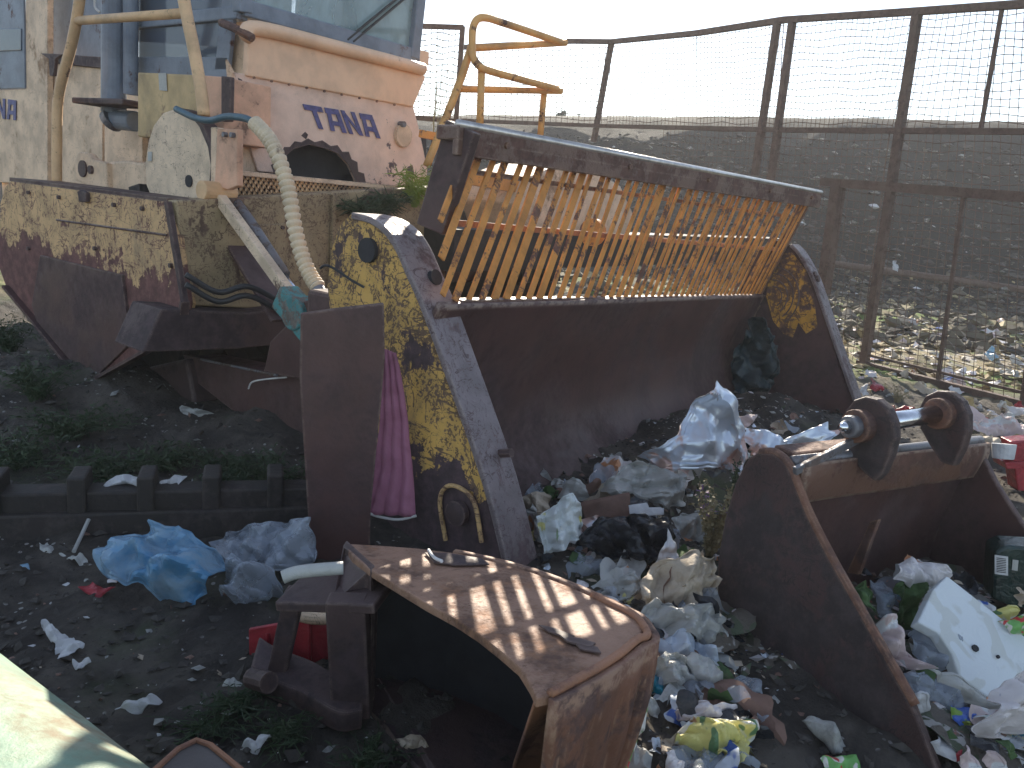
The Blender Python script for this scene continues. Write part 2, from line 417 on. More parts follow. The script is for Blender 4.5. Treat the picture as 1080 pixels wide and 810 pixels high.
arc_in = [(297, 183), (300, 166), (310, 157), (327, 152.5), (345, 157), (357, 162), (368, 174), (376, 192)]
arc_out = [(386, 193), (384, 183), (378, 181), (377, 171), (371, 168), (368, 160), (361, 160), (356, 153), (349, 154), (340, 148), (332, 150), (325, 146), (318, 150), (311, 149), (306, 155), (300, 155), (297, 162), (291, 163), (292, 170), (286, 174), (289, 182)]
slab('worn_patch', 'rust_dark', arc_in + arc_out, 'Y', HY - .003, .004, bevel=0)
for pts in ([(251, 82), (255, 84), (262, 96), (266, 108), (263, 112), (257, 100)], [(318, 143), (322, 139), (325, 142), (323, 147)], [(430, 176), (435, 174), (437, 183), (433, 188), (429, 184)]):
    slab('worn_patch', 'rust_dark', pts, 'Y', HY - .003, .004, bevel=0)
slab('hood_corner', 'cream_paint', [(240, 62), (248, 76), (263, 150), (273, 182), (252, 182)], 'Y', HY + .02, .03)
slab('hood_recess', 'interior_dark', [(255, 100), (450, 140), (450, 215), (255, 200)], 'Y', HY + .16, .02)
slab('cowl', 'cowl_orange', [(262, 44), (271, 34), (446, 76), (449, 82), (436, 113), (260, 80)], 'Y', HY - .02, .05, bevel=.01)
p = [atY(x, y, HY - .04) for x, y in [(258, 40), (272, 30), (360, 51), (446, 73)]]
MB().tube(curve(p, 6), .045, 12).build('cowl_lip', 'cowl_orange', root, smooth=True)
for k in range(9): MB().disc(atY(268 + 18.5 * k, 82 + 3.55 * k, HY - .035), (0, 1, 0), .008, .012, 8).build('rivet', 'rust_red', root)
# lettering TANA, leaning as painted
def quadmap(TL, TR, BR, BL, v=HY - .006, f=atY):
    P = [f(*q, v) for q in (TL, TR, BR, BL)]
    return lambda a, b: (P[3] * (1 - a) + P[2] * a) * (1 - b) + (P[0] * (1 - a) + P[1] * a) * b
STR = {'T': [((0, .76), (1.05, .76), (1.05, 1), (0, 1)), ((.40, 0), (.66, 0), (.66, .78), (.40, .78))],
       'A': [((.02, 0), (.27, 0), (.44, .8), (.2, .8)), ((.12, .76), (.98, .76), (.98, 1), (.16, 1)), ((.70, 0), (.96, 0), (.98, .8), (.72, .8)), ((.2, .26), (.75, .26), (.75, .46), (.24, .46))],
       'N': [((.06, 0), (.30, 0), (.30, 1), (.06, 1)), ((.68, 0), (.92, 0), (.92, 1), (.68, 1)), ((.24, 1), (.06, 1), (.70, 0), (.90, 0))]}
def letters(word, qm, name, mat, ext):
    mb = MB(); n = len(word)
    for i, ch in enumerate(word):
        for k, st in enumerate(STR[ch]):
            sh = V(ext) * (1 + .12 * k)
            mb.prism([qm((i + a * .94 + .02) / n, b) for a, b in st], sh)
    return mb.build(name, mat, root)
letters('TANA', quadmap((318.5, 109.5), (393, 121.5), (402.5, 146.5), (328, 134.5)), 'lettering', 'letter_blue', (0, -.004, 0))
MB().disc(atY(425, 143, HY - .015), (0, 1, 0), .085, .03).build('lamp_cover', 'cream_paint', root, bevel=.004)
lamp_ = bpy.data.objects['lamp_cover']
MB().disc(atY(424, 131, HY - .03), (0, 1, 0), .022, .05, 12).build('cover_latch', 'steel_grey', lamp_)
# cab: frame, glass, wipers, roof, interior
CY = 2.95
TLc, TRc, BLc, BRc = (262, -70), (462, -70), (262, 12), (434, 56)
cf = MB()
cf.bar(atY(255, 8, CY), atY(440, 60, CY), .07, .10); cf.bar(atY(434, 62, CY), atY(449, -75, CY), .09, .09)
cf.bar(atY(256, 14, CY), atY(250, -120, CY), .09, .09)
cf.bar(atY(245, -120, CY), atY(452, -75, CY), .09, .12)
q0 = atY(256, 14, CY); q1 = atY(250, -120, CY); dy = V((0, 1.5, 0))
cf.bar(q0 + dy, q1 + dy, .09, .09); cf.bar(q0, q0 + dy, .08, .08); cf.bar(q1, q1 + dy, .08, .08)
cf.build('cab_frame', 'blue_grey', root, bevel=.01)
g_ = MB().prism([atY(x, y, CY) for x, y in [(259, 8), (434, 54), (446, -72), (252, -116)]], (0, .012, 0)).build('windshield', 'cab_glass', root)
q2 = atY(434, 62, CY); q3 = atY(449, -75, CY)
MB().prism([q1, q3, q3 + dy, q1 + dy], (0, 0, .06)).build('cab_roof', 'cream_paint', root, bevel=.01)
MB().prism([q2 + V((0, .1, -.3)), q3 + V((0, .1, 0)), q3 + dy, q2 + dy + V((0, 0, -.3))], (.03, 0, 0)).build('cab_side_panel', 'side_glass', root)
MB().prism([q0 + V((0, 1.5, -.1)), q2 + V((0, 1.5, .1)), q2 + V((0, 1.5, .6)), q0 + V((0, 1.5, .5))], (0, .03, 0)).build('cab_back_panel', 'cream_paint', root)
st = MB().box(atY(385, 45, CY + .75), (.24, 0, 0), (0, .05, 0), (0, 0, .42)); st.box(atY(385, 70, CY + .5), (.24, 0, 0), (0, .24, 0), (0, 0, .06))
st.build('driver_seat', 'interior_dark', root, bevel=.04)
MB().bar(atY(405, 52, CY + .2), atY(450, 62, CY + .2), .05, .10).build('dashboard', 'cowl_orange', root)
for a, b in (((366, 42), (424, -6)), ((372, 44), (432, -6))):
    MB().bar(atY(*a, CY - .03), atY(*b, CY - .03), .02, .012).build('wiper', 'black_rubber', root)
# cab side
SX = .48
slab('side_window', 'side_glass', [(146, -60), (250, -60), (243, 30), (238, 66), (146, 66)], 'X', SX, .02)
for pts in ([(240, -60), (254, -60), (240, 74), (226, 74)], [(140, 60), (240, 60), (240, 90), (140, 90)]):
    slab('side_window_frame', 'blue_grey', pts, 'X', SX - .02, .03)
MB().tube(curve([atX(234, 24, SX - .06), atX(250, 31, SX - .12), atX(266, 40, SX - .1)]), .025).build('grab_handle', 'rust_red', root, smooth=True)
slab('hood_side', 'cream_paint', [(196, 60), (262, 30), (268, 190), (196, 200)], 'X', .52, .04)
# side of the engine house
BX = .62
slab('engine_house_side', 'cream_paint', [(27, -60), (50, -60), (50, 195), (-40, 190), (-40, 96), (27, 94)], 'X', BX - .06, .05)
slab('engine_house_side', 'cream_paint', [(52, 66), (108, 72), (108, 200), (52, 196)], 'X', BX, .05)
slab('engine_house_side', 'cream_paint', [(110, 118), (150, 118), (150, 210), (110, 206)], 'X', BX - .1, .05)
slab('engine_house_top', 'blue_grey', [(50, -60), (108, -60), (108, 70), (50, 64)], 'X', BX + .15, .05)
slab('engine_house_band', 'rust_dark', [(50, 56), (108, 60), (108, 72), (50, 66)], 'X', BX - .03, .05)
slab('side_door_window', 'blue_grey', [(-40, -60), (24, -60), (26, 93), (-40, 95)], 'X', BX - .075, .02)
slab('door_panel', 'side_glass', [(-40, 30), (22, 30), (22, 53), (-40, 56)], 'X', BX - .085, .02)
slab('hinge_bracket', 'rust_dark', [(42, 56), (66, 57), (58, 62), (56, 80), (52, 80), (51, 62)], 'X', BX - .12, .03)
letters('TANA', quadmap((-24, 100), (18, 106), (18, 127), (-24, 122), BX - .066, atX), 'lettering', 'letter_blue', (-.004, 0, 0))
# exhaust column
PXX = .34
a, b = atX(120, 119, PXX), atX(121, -80, PXX)
MB().tube([a, b], .085, 20).build('exhaust_pipe', 'blue_grey', root, smooth=False, bevel=.004)
a2, b2 = atX(138, 100, PXX + .04), atX(138, -80, PXX + .04)
MB().tube([a2, b2], .05, 16).build('exhaust_pipe', 'blue_grey', root)
MB().bar(atX(92, 108, PXX - .1), atX(146, 110, PXX - .1), .22, .04).build('exhaust_flange', 'rust_dark', root, bevel=.01)
MB().tube([atX(120, 126, PXX), atX(143, 128, PXX)], .07, 18).build('exhaust_elbow', 'blue_grey', root, bevel=.01)
MB().disc(atX(119, 126, PXX - .02), (a2 - a).normalized(), .085, .05, 20).build('exhaust_elbow_cap', 'steel_grey', root)
# control box
slab('control_box', 'box_yellow', [(145, 76), (210, 79), (210, 150), (145, 144)], 'X', .18, .35, bevel=.01)
slab('control_box_end', 'orange_pale', [(211, 79), (236, 81), (236, 150), (211, 150)], 'X', .19, .33, bevel=.008)
slab('control_box_edge', 'rust_dark', [(233, 80), (243, 81), (242, 128), (233, 128)], 'X', .16, .03)
slab('sticker', 'milky_film', [(167, 77), (175, 77), (176, 96), (168, 95)], 'X', .172, .004, bevel=0)
# pivot disc with its hole
cD = atX(189, 172, .06)
ring = [(153, 172), (156, 150), (162, 132), (172, 119), (186, 114), (200, 119), (212, 134), (220, 155), (223, 175), (221, 196), (213, 215), (200, 229), (190, 232), (186, 226), (172, 217), (160, 210), (154, 195)]
pdisc = slab('pivot_disc', 'disc_paint', ring, 'X', .06, .06, bevel=.008)
rim = [(186, 113), (200, 117), (214, 132), (224, 155), (227, 178), (224, 198), (214, 218), (202, 230)]
inner = [(200, 229), (212, 215), (220, 196), (222, 175), (219, 155), (210, 134), (199, 120), (186, 115)]
slab('disc_rim', 'rust_dark', rim + inner, 'X', .05, .10, bevel=.004)
MB().disc(atX(199.5, 191, .058), (1, 0, 0), .036, .012, 16).build('disc_hole', 'interior_dark', pdisc)
slab('sticker', 'milky_film', [(156, 160), (160, 160), (160, 170), (156, 170)], 'X', .054, .004, bevel=0)
lugp = slab('lug_plate', 'orange_pale', [(229, 136), (250, 136), (250, 196), (240, 200), (226, 196)], 'X', -.02, .04)
slab('lug_plate', 'cream_paint', [(222, 134), (229, 134), (228, 196), (222, 196)], 'X', .0, .05)
for q in ((237.5, 142), (245.5, 142.5)): MB().disc(atX(*q, -.03), (1, 0, 0), .014, .03, 8).build('bolt', 'steel_grey', lugp)
# bearing block behind the guard
bblk = slab('bearing_block', 'cream_paint', [(79, 190), (79, 168), (83, 160), (92, 161), (98, 168), (112, 172), (113, 200), (95, 197)], 'X', .22, .06, bevel=.01)
slab('bearing_block', 'cream_paint', [(114, 170), (135, 169), (153, 172), (155, 208), (114, 203)], 'X', .26, .16, bevel=.02)
MB().disc(atX(87.5, 178, .215), (1, 0, 0), .06, .02, 20).build('bearing_hole', 'rust_dark', bblk)
MB().disc(atX(95.5, 179, .21), (1, 0, 0), .03, .02, 12).build('bolt', 'rust_dark', root)
# ladder arch
LX = .02
for pts in ([(92, -60), (84, 0), (76, 45), (62, 100), (60, 150), (60, 196)], [(186, -60), (194, 0), (204, 50), (212, 95), (215, 122)]):
    MB().tube(curve([atX(x, y, LX) for x, y in pts], 5), .034, 12).build('ladder_stile', 'rail_yellow', root, smooth=True)
MB().tube([atX(80, 22, LX), atX(194, 14, LX)], .028, 12).build('ladder_rung', 'rail_yellow', root, smooth=True)
MB().tube(curve([atX(101, -20, LX + .1), atX(100, 5, LX + .1), atX(105, 13, LX + .1)]), .008, 8).build('hook', 'white_edge', root, smooth=True)
# drum side guard, its front return and the plate bolted over it
GXx = -.3
outl = [(0, 215), (5, 197), (12, 190), (175, 212), (184, 240), (195, 318), (192, 342), (166, 364), (99, 401), (82, 396), (42, 345), (6, 302), (-2, 280)]
slab('drum_guard', 'yellow_guard', outl, 'X', GXx, .05, bevel=.008)
slab('guard_plate', 'rust_plum', [(42, 269), (128, 290), (137, 362), (100, 398), (84, 392), (38, 338), (33, 322)], 'X', GXx - .02, .02, bevel=.004)
gl = [atX(x, y, GXx) for x, y in outl]
MB().prism([atX(10, 187, GXx), atX(176, 209, GXx), atX(176, 213, GXx), atX(10, 191, GXx)], (.35, 0, 0)).build('guard_top', 'rust_plum', root)
lip = MB()
for a, b in (((195, 318), (192, 342)), ((192, 342), (166, 364)), ((166, 364), (99, 401)), ((99, 401), (82, 396)), ((82, 396), (42, 345)), ((42, 345), (6, 302))):
    lip.bar(atX(*a, GXx - .02), atX(*b, GXx - .02), .05, .02)
lip.build('guard_edge', 'rust_plum', root)
MB().prism([atX(176, 212, GXx + .05), atX(184, 240, GXx + .05), atX(196, 320, GXx + .05), atX(192, 343, GXx + .05)], (.06, 0, 0)).build('guard_return', 'yellow_scratched', root)
MB().bar(atX(177, 213, GXx - .015), atX(195, 320, GXx - .015), .03, .03).build('guard_edge', 'rust_dark', root)
slab('guard_bracket', 'rust_dark', [(81, 202), (84, 200), (90, 203), (90, 213), (83, 213)], 'X', GXx - .03, .03)
# front chassis under the hood
FYc = 2.35
slab('front_chassis', 'chassis_dirty', [(186, 212), (470, 196), (470, 330), (345, 320), (260, 325), (196, 322)], 'Y', FYc, .12, bevel=.01)
slab('chassis_lower_plate', 'rust_dark', [(170, 326), (262, 330), (330, 320), (330, 360), (250, 368), (150, 372)], 'Y', FYc - .12, .3, bevel=.01)
ntag = slab('name_tag', 'orange_bar', [(196, 232), (222, 230), (222, 254), (195, 255)], 'X', -.06, .03)
slab('tag_shelf', 'rust_dark', [(194, 254), (222, 254), (222, 259), (193, 259)], 'X', -.09, .10)
tb = MB(); tq = lambda a, b: atX(203 + 10 * a, 250 - 12 * b, -.064)
for st_ in [((.15, 0), (.32, 0), (.32, 1), (.15, 1)), ((.3, .84), (.75, .84), (.75, 1), (.3, 1)), ((.3, .44), (.75, .44), (.75, .58), (.3, .58)), ((.3, 0), (.75, 0), (.75, .16), (.3, .16)), ((.72, .5), (.88, .55), (.88, .9), (.72, 1)), ((.72, 0), (.9, .08), (.9, .42), (.72, .5))]:
    tb.prism([tq(a, b) for a, b in st_], (-.004, 0, 0))
for cx_, cy_ in ((200.5, 247), (215.5, 245)): tb.disc(atX(cx_, cy_, -.065), (1, 0, 0), .007, .006, 8)
tb.build('lettering', 'interior_dark', ntag)
for q in ((30, 203), (62, 208), (120, 216), (150, 220), (30, 262), (100, 262), (160, 330), (180, 280)):
    MB().disc(atX(*q, GXx - .008), (1, 0, 0), .014, .02, 6).build('bolt', 'rust_dark', root)
MB().tube([atX(60, 232, GXx - .004), atX(176, 248, GXx - .004)], .007, 6).build('weld_seam', 'rust_plum', root)
slab('access_plate', 'chassis_dirty', [(262, 238), (302, 236), (304, 285), (264, 288)], 'Y', FYc - .02, .02, bevel=.005)
for q in ((266, 242), (298, 240), (300, 281), (268, 284)): MB().disc(atY(*q, FYc - .025), (0, 1, 0), .012, .02, 6).build('bolt', 'rust_dark', root)
MB().bar(atY(352, 205, FYc - .02), atY(350, 300, FYc - .02), .03, .03).build('chassis_rib', 'chassis_dirty', root, bevel=.005)
for dz_, mt_ in ((0, 'black_rubber'), (.05, 'black_rubber')):
    MB().tube(curve([atY(196, 300, 2.1) + V((0, 0, dz_)), atY(230, 318, 2.05) + V((0, 0, dz_)), atY(262, 312, 2.0) + V((0, 0, dz_)), atY(300, 330, 1.95) + V((0, 0, dz_))]), .016, 10).build('chassis_hose', mt_, root, smooth=True)
# expanded metal step between hood and chassis
SYp = 2.5
A0, A1 = atY(247, 184, SYp), atY(452, 203, SYp); B0, B1 = atY(252, 226, SYp), atY(452, 226, SYp)
mm = MB(); nc, nr = 46, 5
def ms(a, b): return (A0 * (1 - a) + A1 * a) * (1 - b) + (B0 * (1 - a) + B1 * a) * b
for rI in range(nr):
    for cI in range(nc):
        x0, x1 = cI / nc, (cI + 1) / nc; xm = (x0 + x1) / 2; y0, y1 = rI / nr, (rI + 1) / nr; ym = (y0 + y1) / 2
        o_ = V((0, .012, 0))
        for a_, b_ in (((xm, y0), (x0, ym)), ((xm, y0), (x1, ym)), ((x0, ym), (xm, y1)), ((x1, ym), (xm, y1))):
            mm.bar(ms(*a_), ms(*b_) + o_ * (1 if a_[0] < b_[0] else -1), .012, .006, (0, 1, 0))
mm.build('step_mesh', 'rail_yellow', root, kind='stuff')
MB().bar(A0 + V((-.02, 0, .01)), A1 + V((0, 0, .01)), .05, .03).build('step_rail', 'cream_paint', root, bevel=.004)
MB().bar(B0 + V((-.02, 0, -.01)), B1 + V((0, 0, -.01)), .05, .03).build('step_rail', 'rust_dark', root, bevel=.004)
MB().prism([A0 + V((0, .1, 0)), A1 + V((0, .1, 0)), B1 + V((0, .1, 0)), B0 + V((0, .1, 0))], (0, .02, 0)).build('step_back', 'interior_dark', root)
# lift cylinder, strut and pivot at the bucket
CX = -.02
MB().bar(atX(224, 198, CX), atX(314, 322, CX), .06, .055, (1, 0, 0)).build('strut', 'disc_paint', root, bevel=.006)
MB().tube([atX(238, 200, CX + .1), atX(262, 232, CX + .1), atX(300, 290, CX + .1)], .034, 14).build('lift_cylinder', 'steel_grey', root, smooth=True)
MB().tube([atX(296, 284, CX + .1), atX(326, 330, CX + .1)], .020, 12).build('piston_rod', 'chrome', root, smooth=True)
MB().bar(atX(226, 215, CX + .12), atX(300, 338, CX + .12), .02, .17, (1, 0, 0)).build('strut_web', 'rust_plum', root, bevel=.004)
MB().disc(atX(229, 202, CX), (1, 0, 0), .055, .2, 18).build('cylinder_pin', 'rail_yellow', root, bevel=.006)
pv = MB().disc(atX(322, 330, CX + .02), (1, 0, 0), .09, .18, 20); pv.bar(atX(300, 312, CX), atX(334, 352, CX), .14, .12, (1, 0, 0)); pv.bar(atX(320, 340, CX), atX(345, 312, CX), .1, .07, (1, 0, 0))
pv.build('pivot_bracket', 'teal_worn', root, bevel=.012)
slab('pivot_cheek', 'rust_plum', [(300, 345), (318, 318), (345, 312), (352, 330), (330, 372), (318, 400), (278, 392), (285, 360)], 'X', CX - .04, .05, bevel=.006)
# push arm and belly
slab('push_arm', 'rust_plum', [(192, 374), (300, 396), (330, 388), (330, 500), (318, 492), (272, 455), (205, 402)], 'X', .05, .2, bevel=.01)
MB().tube([atX(212, 379, .03), atX(292, 396, .03)], .008, 8).build('push_arm_pipe', 'steel_grey', root)
MB().tube(curve([atX(262, 410, .0), atX(266, 403, .0), atX(280, 400, .0), atX(302, 398, .0)]), .005, 6).build('loose_wire', 'white_edge', root)
# drum wheels with cleats
for cx_, lab in ((.55, None), (3.6, None)):
    dr = MB(); c_ = V((cx_, 3.4, .68)); dr.tube([c_ - V((.5, 0, 0)), c_ + V((.5, 0, 0))], .6, 28)
    dr.build('drum', 'track_dark', root)
    cl = MB()
    for rr in range(4):
        for k in range(14):
            t = 2 * math.pi * (k + .5 * (rr % 2)) / 14; d_ = V((0, math.cos(t), math.sin(t))); tt = V((0, -math.sin(t), math.cos(t)))
            pc = c_ + V((-.38 + .25 * rr, 0, 0)) + d_ * .6
            cl.prism([pc + tt * .07 - V((.07, 0, 0)), pc + tt * .07 + V((.07, 0, 0)), pc - tt * .07 + V((.07, 0, 0)), pc - tt * .07 - V((.07, 0, 0))], d_ * .1)
    cl.build('cleats', 'track_dark', root, kind='stuff')
    MB().tube([c_ - V((.2, 0, 0)), c_ + V((.2, 0, 0))], .1, 12).build('axle', 'track_dark', root)
# belly, hull below and rear mass so that no daylight shows through the machine
MB().box((1.7, 5.6, 1.5), (1.05, 0, 0), (0, 1.6, 0), (0, 0, .55)).build('rear_body', 'cream_paint', root, bevel=.03)
MB().box((1.6, 3.3, 1.2), (.85, 0, 0), (0, .5, 0), (0, 0, .3)).build('chassis_beam', 'interior_dark', root, bevel=.03)
MB().box((2.3, 3.4, .85), (1.2, 0, 0), (0, .35, 0), (0, 0, .12)).build('belly_plate', 'rust_dark', root, bevel=.02)
slab('lower_wedge', 'rust_dark', [(108, 398), (196, 378), (205, 425), (148, 458)], 'X', .0, .3, bevel=.02)
# hose with its spiral guard
hx = -.05
hp = curve([atX(x, y, hx) for x, y in [(186, 115), (205, 124), (222, 127), (240, 123), (262, 126), (276, 138)]], 6)
MB().tube(hp, .019, 12).build('hydraulic_hose', 'hose_dark', root, smooth=True)
sp_ = curve([atX(x, y, hx) for x, y in [(268, 129), (281, 143), (291, 160), (300, 185), (306, 210), (311, 240), (318, 268), (327, 290), (336, 304)]], 16)
rad = [.037 + (.004 if (k % 4) in (1, 2) else -.007 if k % 4 == 0 else 0) for k in range(len(sp_))]
MB().tube(sp_, rad, 14).build('hose_guard', 'guard_hose', root, smooth=False)
MB().tube([atX(333, 300, hx), atX(342, 316, hx)], .034, 12).build('hose_ferrule', 'steel_grey', root)
# orange handrail on the far step
hr = MB()
def rail(pts, r=.026, name='handrail', mat='orange_rail', n=6):
    return MB().tube(curve([atD(*q) for q in pts], n) if len(pts) > 2 else [atD(*q) for q in pts], r, 12).build(name, mat, root, smooth=True)
rail([(592, 45, 5.9), (560, 34, 5.7), (530, 24, 5.5), (514, 19, 5.35), (504, 20, 5.3), (499, 29, 5.3), (498, 45, 5.3), (499, 60, 5.3), (505, 69, 5.3), (514, 74, 5.35), (550, 84, 5.6), (588, 94, 5.9)])
rail([(497, 51, 5.5), (597, 45, 5.95)], .024); rail([(485, 94, 5.5), (592, 96, 5.95)], .024)
rail([(508, 73, 5.35), (506, 135, 5.35)]); rail([(574, 96, 5.9), (570, 142, 5.9)], .024)
rail([(497, 50, 5.35), (485, 86, 5.35), (466, 135, 5.35), (450, 175, 5.35)], .028)
MB().bar(atD(443, 141, 5.5), atD(470, 146, 5.5), .10, .05).build('step_bracket', 'orange_bar', root)
# right-hand guard and orange platform seen through the grille
MB().prism([atY(x, y, 2.1) for x, y in [(545, 215), (556, 188), (585, 176), (625, 178), (655, 196), (668, 225), (660, 262), (560, 268)]], (0, .6, 0)).build('fender', 'cream_paint', root, bevel=.02)
MB().bar(atY(462, 182, 2.2), atY(560, 200, 2.2), .08, .09).build('platform_beam', 'orange_bar', root)
MB().bar(atY(462, 262, 2.2), atY(820, 262, 2.2), .3, .30).build('rear_beam', 'track_dark', root)
MB().disc(atX(625, 245, 1.9), (1, 0, 0), .09, .05, 16).build('tail_lamp', 'orange_bar', root)
# ------------------------------------------------------------------ wide blade bucket with its grille
bk = thing('blade_bucket', 'wide rusty blade bucket with an orange slatted guard on top, rubbish lying inside', 'bucket', (2.1, .5, 0))
WX = 4.3
FT = .20                                         # flange width
outer = [(405, 226), (425, 231), (442, 243), (455, 262), (466, 287), (480, 318), (505, 385), (545, 500), (574, 599)]
fo = [atX(x, y, 0.0) for x, y in outer]
fo[-1].z = -.05
fo2 = curve(fo, 3)
def flange(dx0, dx1, x_base, pts, name, mat, parent):
    mb = MB(); n = len(pts); th = .03
    A = [V((x_base + dx0, p.y, p.z)) for p in pts]; B = [V((x_base + dx1, p.y, p.z)) for p in pts]
    vs = []
    for i in range(n):
        d = (pts[min(i + 1, n - 1)] - pts[max(i - 1, 0)]); nn = V((0, -d.z, d.y)).normalized()
        vs += [A[i], B[i], B[i] - nn * -th, A[i] - nn * -th]
    fs = []
    for i in range(n - 1):
        for k in range(4): k2 = (k + 1) % 4; fs.append((i * 4 + k, (i + 1) * 4 + k, (i + 1) * 4 + k2, i * 4 + k2))
    fs += [(0, 1, 2, 3), tuple((n - 1) * 4 + k for k in (3, 2, 1, 0))]
    return mb.add(vs, fs).build(name, mat, parent, bevel=.006)
flange(-FT, 0, 0, fo2, 'edge_flange', 'grey_flange', bk)
# left side plate: same curve, closed at the back
back = [(372, 224), (358, 238), (350, 262), (345, 300), (350, 345), (356, 420), (350, 500), (345, 600)]
sideL = [V((-FT + .015, p.y + .01, p.z - .012)) for p in fo2] + [atX(x, y, -FT + .015) for x, y in back[::-1]]
for p in sideL: p.z = max(p.z, -.05)
MB().prism(sideL, (.04, 0, 0)).build('side_plate', 'yellow_cheek', bk, bevel=.004)
# bits on the left plate: dark worn hole, hook wire, bolts, lug opening low down
MB().disc(atX(388, 264, -FT), (1, 0, 0), .055, .02, 20).build('plate_hole', 'interior_dark', bk)
MB().tube(curve([atX(338, 283, -FT - .06), atX(343, 280, -FT - .06), atX(352, 283, -FT - .05), atX(370, 295, -FT - .03), atX(384, 303, -FT)]), .006, 8).build('hook_rod', 'black_rubber', bk)
for q in () and ((373, 312, .045), (392, 303, .025)): MB().disc(atX(q[0], q[1], -FT), (1, 0, 0), q[2], .02, 16).build('worn_boss', 'rust_dark', bk)
for q in ((512, 478), (531, 478)): MB().disc(atX(*q, -.06), V((0, -.94, .3)), .02, .09, 6).build('bolt', 'rust_dark', bk)
MB().disc(atX(458, 293, -.07), V((0, -.9, .35)), .035, .03, 14).build('flange_hole', 'interior_dark', bk)
lr = curve([atX(x, y, -FT - .005) for x, y in [(470, 570), (464, 530), (470, 514), (484, 514), (500, 530), (508, 572)]], 6)
MB().tube(lr, .010, 8).build('lifting_eye', 'yellow_scratched', bk)
MB().disc(atX(482, 541, -FT - .01), (1, 0, 0), .055, .03, 18).build('eye_boss', 'rust_dark', bk)
MB().box((-.06, 1.30, .63), (.09, 0, 0), (0, .13, 0), (0, 0, .36)).build('sun_blocker', 'rust_plum', bk, bevel=.02)  # box added behind the plate to block a sun patch on the soil
# right cheek, seen from inside
rc = [(835, 257), (845, 268), (858, 292), (868, 320), (885, 370), (906, 430)]
rfo = [atX(x, y, WX) for x, y in rc]; rfo2 = curve(rfo, 3)
flange(0, .2, WX, rfo2, 'edge_flange', 'grey_flange', bk)
rb_ = [V((WX + .02, p.y + .01, p.z - .012)) for p in rfo2] + [atX(x, y, WX + .02) for x, y in [(906, 470), (760, 470), (770, 330), (795, 268), (815, 252)]]
MB().prism(rb_, (.04, 0, 0)).build('side_plate', 'rust_plum', bk, bevel=.004)
ph = MB(); cc_ = atX(832, 312, WX + .012)
yz = [atX(x, y, WX + .012) for x, y in [(812, 285), (822, 268), (835, 266), (850, 285), (858, 312), (862, 345), (850, 352), (842, 340), (836, 356), (826, 352), (815, 338), (808, 312)]]
s = metal('arc_paint', (.55, .28, .04), cover=.35, lines=1.6, scale=6, rust=(.07, .04, .035))
ph.prism(yz, (.006, 0, 0)).build('worn_paint_patch', 'arc_paint', bk)
for k in range(4):
    rr = .42 - .09 * k; pts = []
    for i in range(14):
        t = math.radians(-50 + 150 * i / 13); pts.append(V((WX + .008, cc_.y + .14 - rr * .55 * math.cos(t), cc_.z - .03 + rr * .62 * math.sin(t))))
    MB().tube(pts, .006, 6).build('scrape_ridge', 'rust_dark', bk)
for q in ((858, 290), (861, 294)): MB().disc(atX(*q, WX + .05), V((0, -.9, .35)), .03, .05, 8).build('bolt', 'rust_dark', bk)
# curved blade sheet
profL = [(.555, 1.06), (.62, .92), (.70, .70), (.74, .48), (.72, .25), (.62, .08), (.40, -.04), (.0, -.10)]
profR = [(.72, .92), (.75, .80), (.80, .62), (.83, .44), (.80, .24), (.68, .08), (.42, -.04), (.0, -.10)]
cl_, cr_ = curve([V((0, *q)) for q in profL], 4), curve([V((0, *q)) for q in profR], 4)
vs, fs = [], []; nx = 40
for i in range(nx + 1):
    t = i / nx; x = -.17 + (WX + .17) * t
    for a, b in zip(cl_, cr_):
        p = a.lerp(b, t); vs.append(V((x, p.y + .018 * noise.noise(V((x * 1.2, p.z * 2, 3))), p.z + .006 * noise.noise(V((x * 4, 1, 5))))))
k = len(cl_)
for i in range(nx):
    for j in range(k - 1): fs.append((i * k + j, (i + 1) * k + j, (i + 1) * k + j + 1, i * k + j + 1))
o = mk('blade', vs, fs, 'rust_plum', bk, True); sm = o.modifiers.new('thick', 'SOLIDIFY'); sm.thickness = .03; sm.offset = -1
# grille frame and bars
TL, TR = V((-.10, .69, 1.80)), V((WX + .05, .42, 1.84)); BL, BR = V((-.05, .555, 1.06)), V((WX, .72, .925))
TLp, TRp = atY(480, 133, .66), atY(858, 203, .42)
TL, TR = TLp, TRp; BL, BR = atY(487, 317, .57), atY(802, 311, .72)
upv = (TL - BL).normalized()
MB().bar(TL + V((-.05, 0, -.03)), TR + V((.03, 0, -.03)), .13, .06).build('top_beam', 'beam_brown', bk, bevel=.008)
MB().tube([TL + V((-.04, -.05, .004)), TR + V((.03, -.05, .004))], .020, 12).build('glint_tube', 'glint_metal', bk, smooth=True)  # glossy tube added along the beam top to catch a bright sun glint
MB().bar(TL + V((-.05, -.05, -.085)), TR + V((.03, -.05, -.085)), .03, .07).build('top_beam_lip', 'beam_brown', bk, bevel=.006)
MB().bar(BL + V((-.02, .02, -.01)), BR + V((.0, .02, -.01)), .07, .03).build('bottom_rail', 'beam_brown', bk, bevel=.004)
MB().prism([atX(x, y, TL.x - .02) for x, y in [(470, 126), (500, 140), (466, 248), (439, 236)]], (.05, 0, 0)).build('grille_cheek', 'rust_plum', bk, bevel=.006)
MB().prism([TR + V((.03, 0, -.02)), TR + V((.03, .09, -.02)), BR + V((.02, .1, 0)), BR + V((.02, 0, 0))], (.03, 0, 0)).build('grille_cheek', 'rust_red', bk, bevel=.004)
for t in (.06, .3, .52, .75, .95):
    p = TL.lerp(TR, t) + V((0, -.07, -.05)); MB().disc(p, (0, 1, 0), .016, .02, 6).build('bolt', 'rust_red', bk)
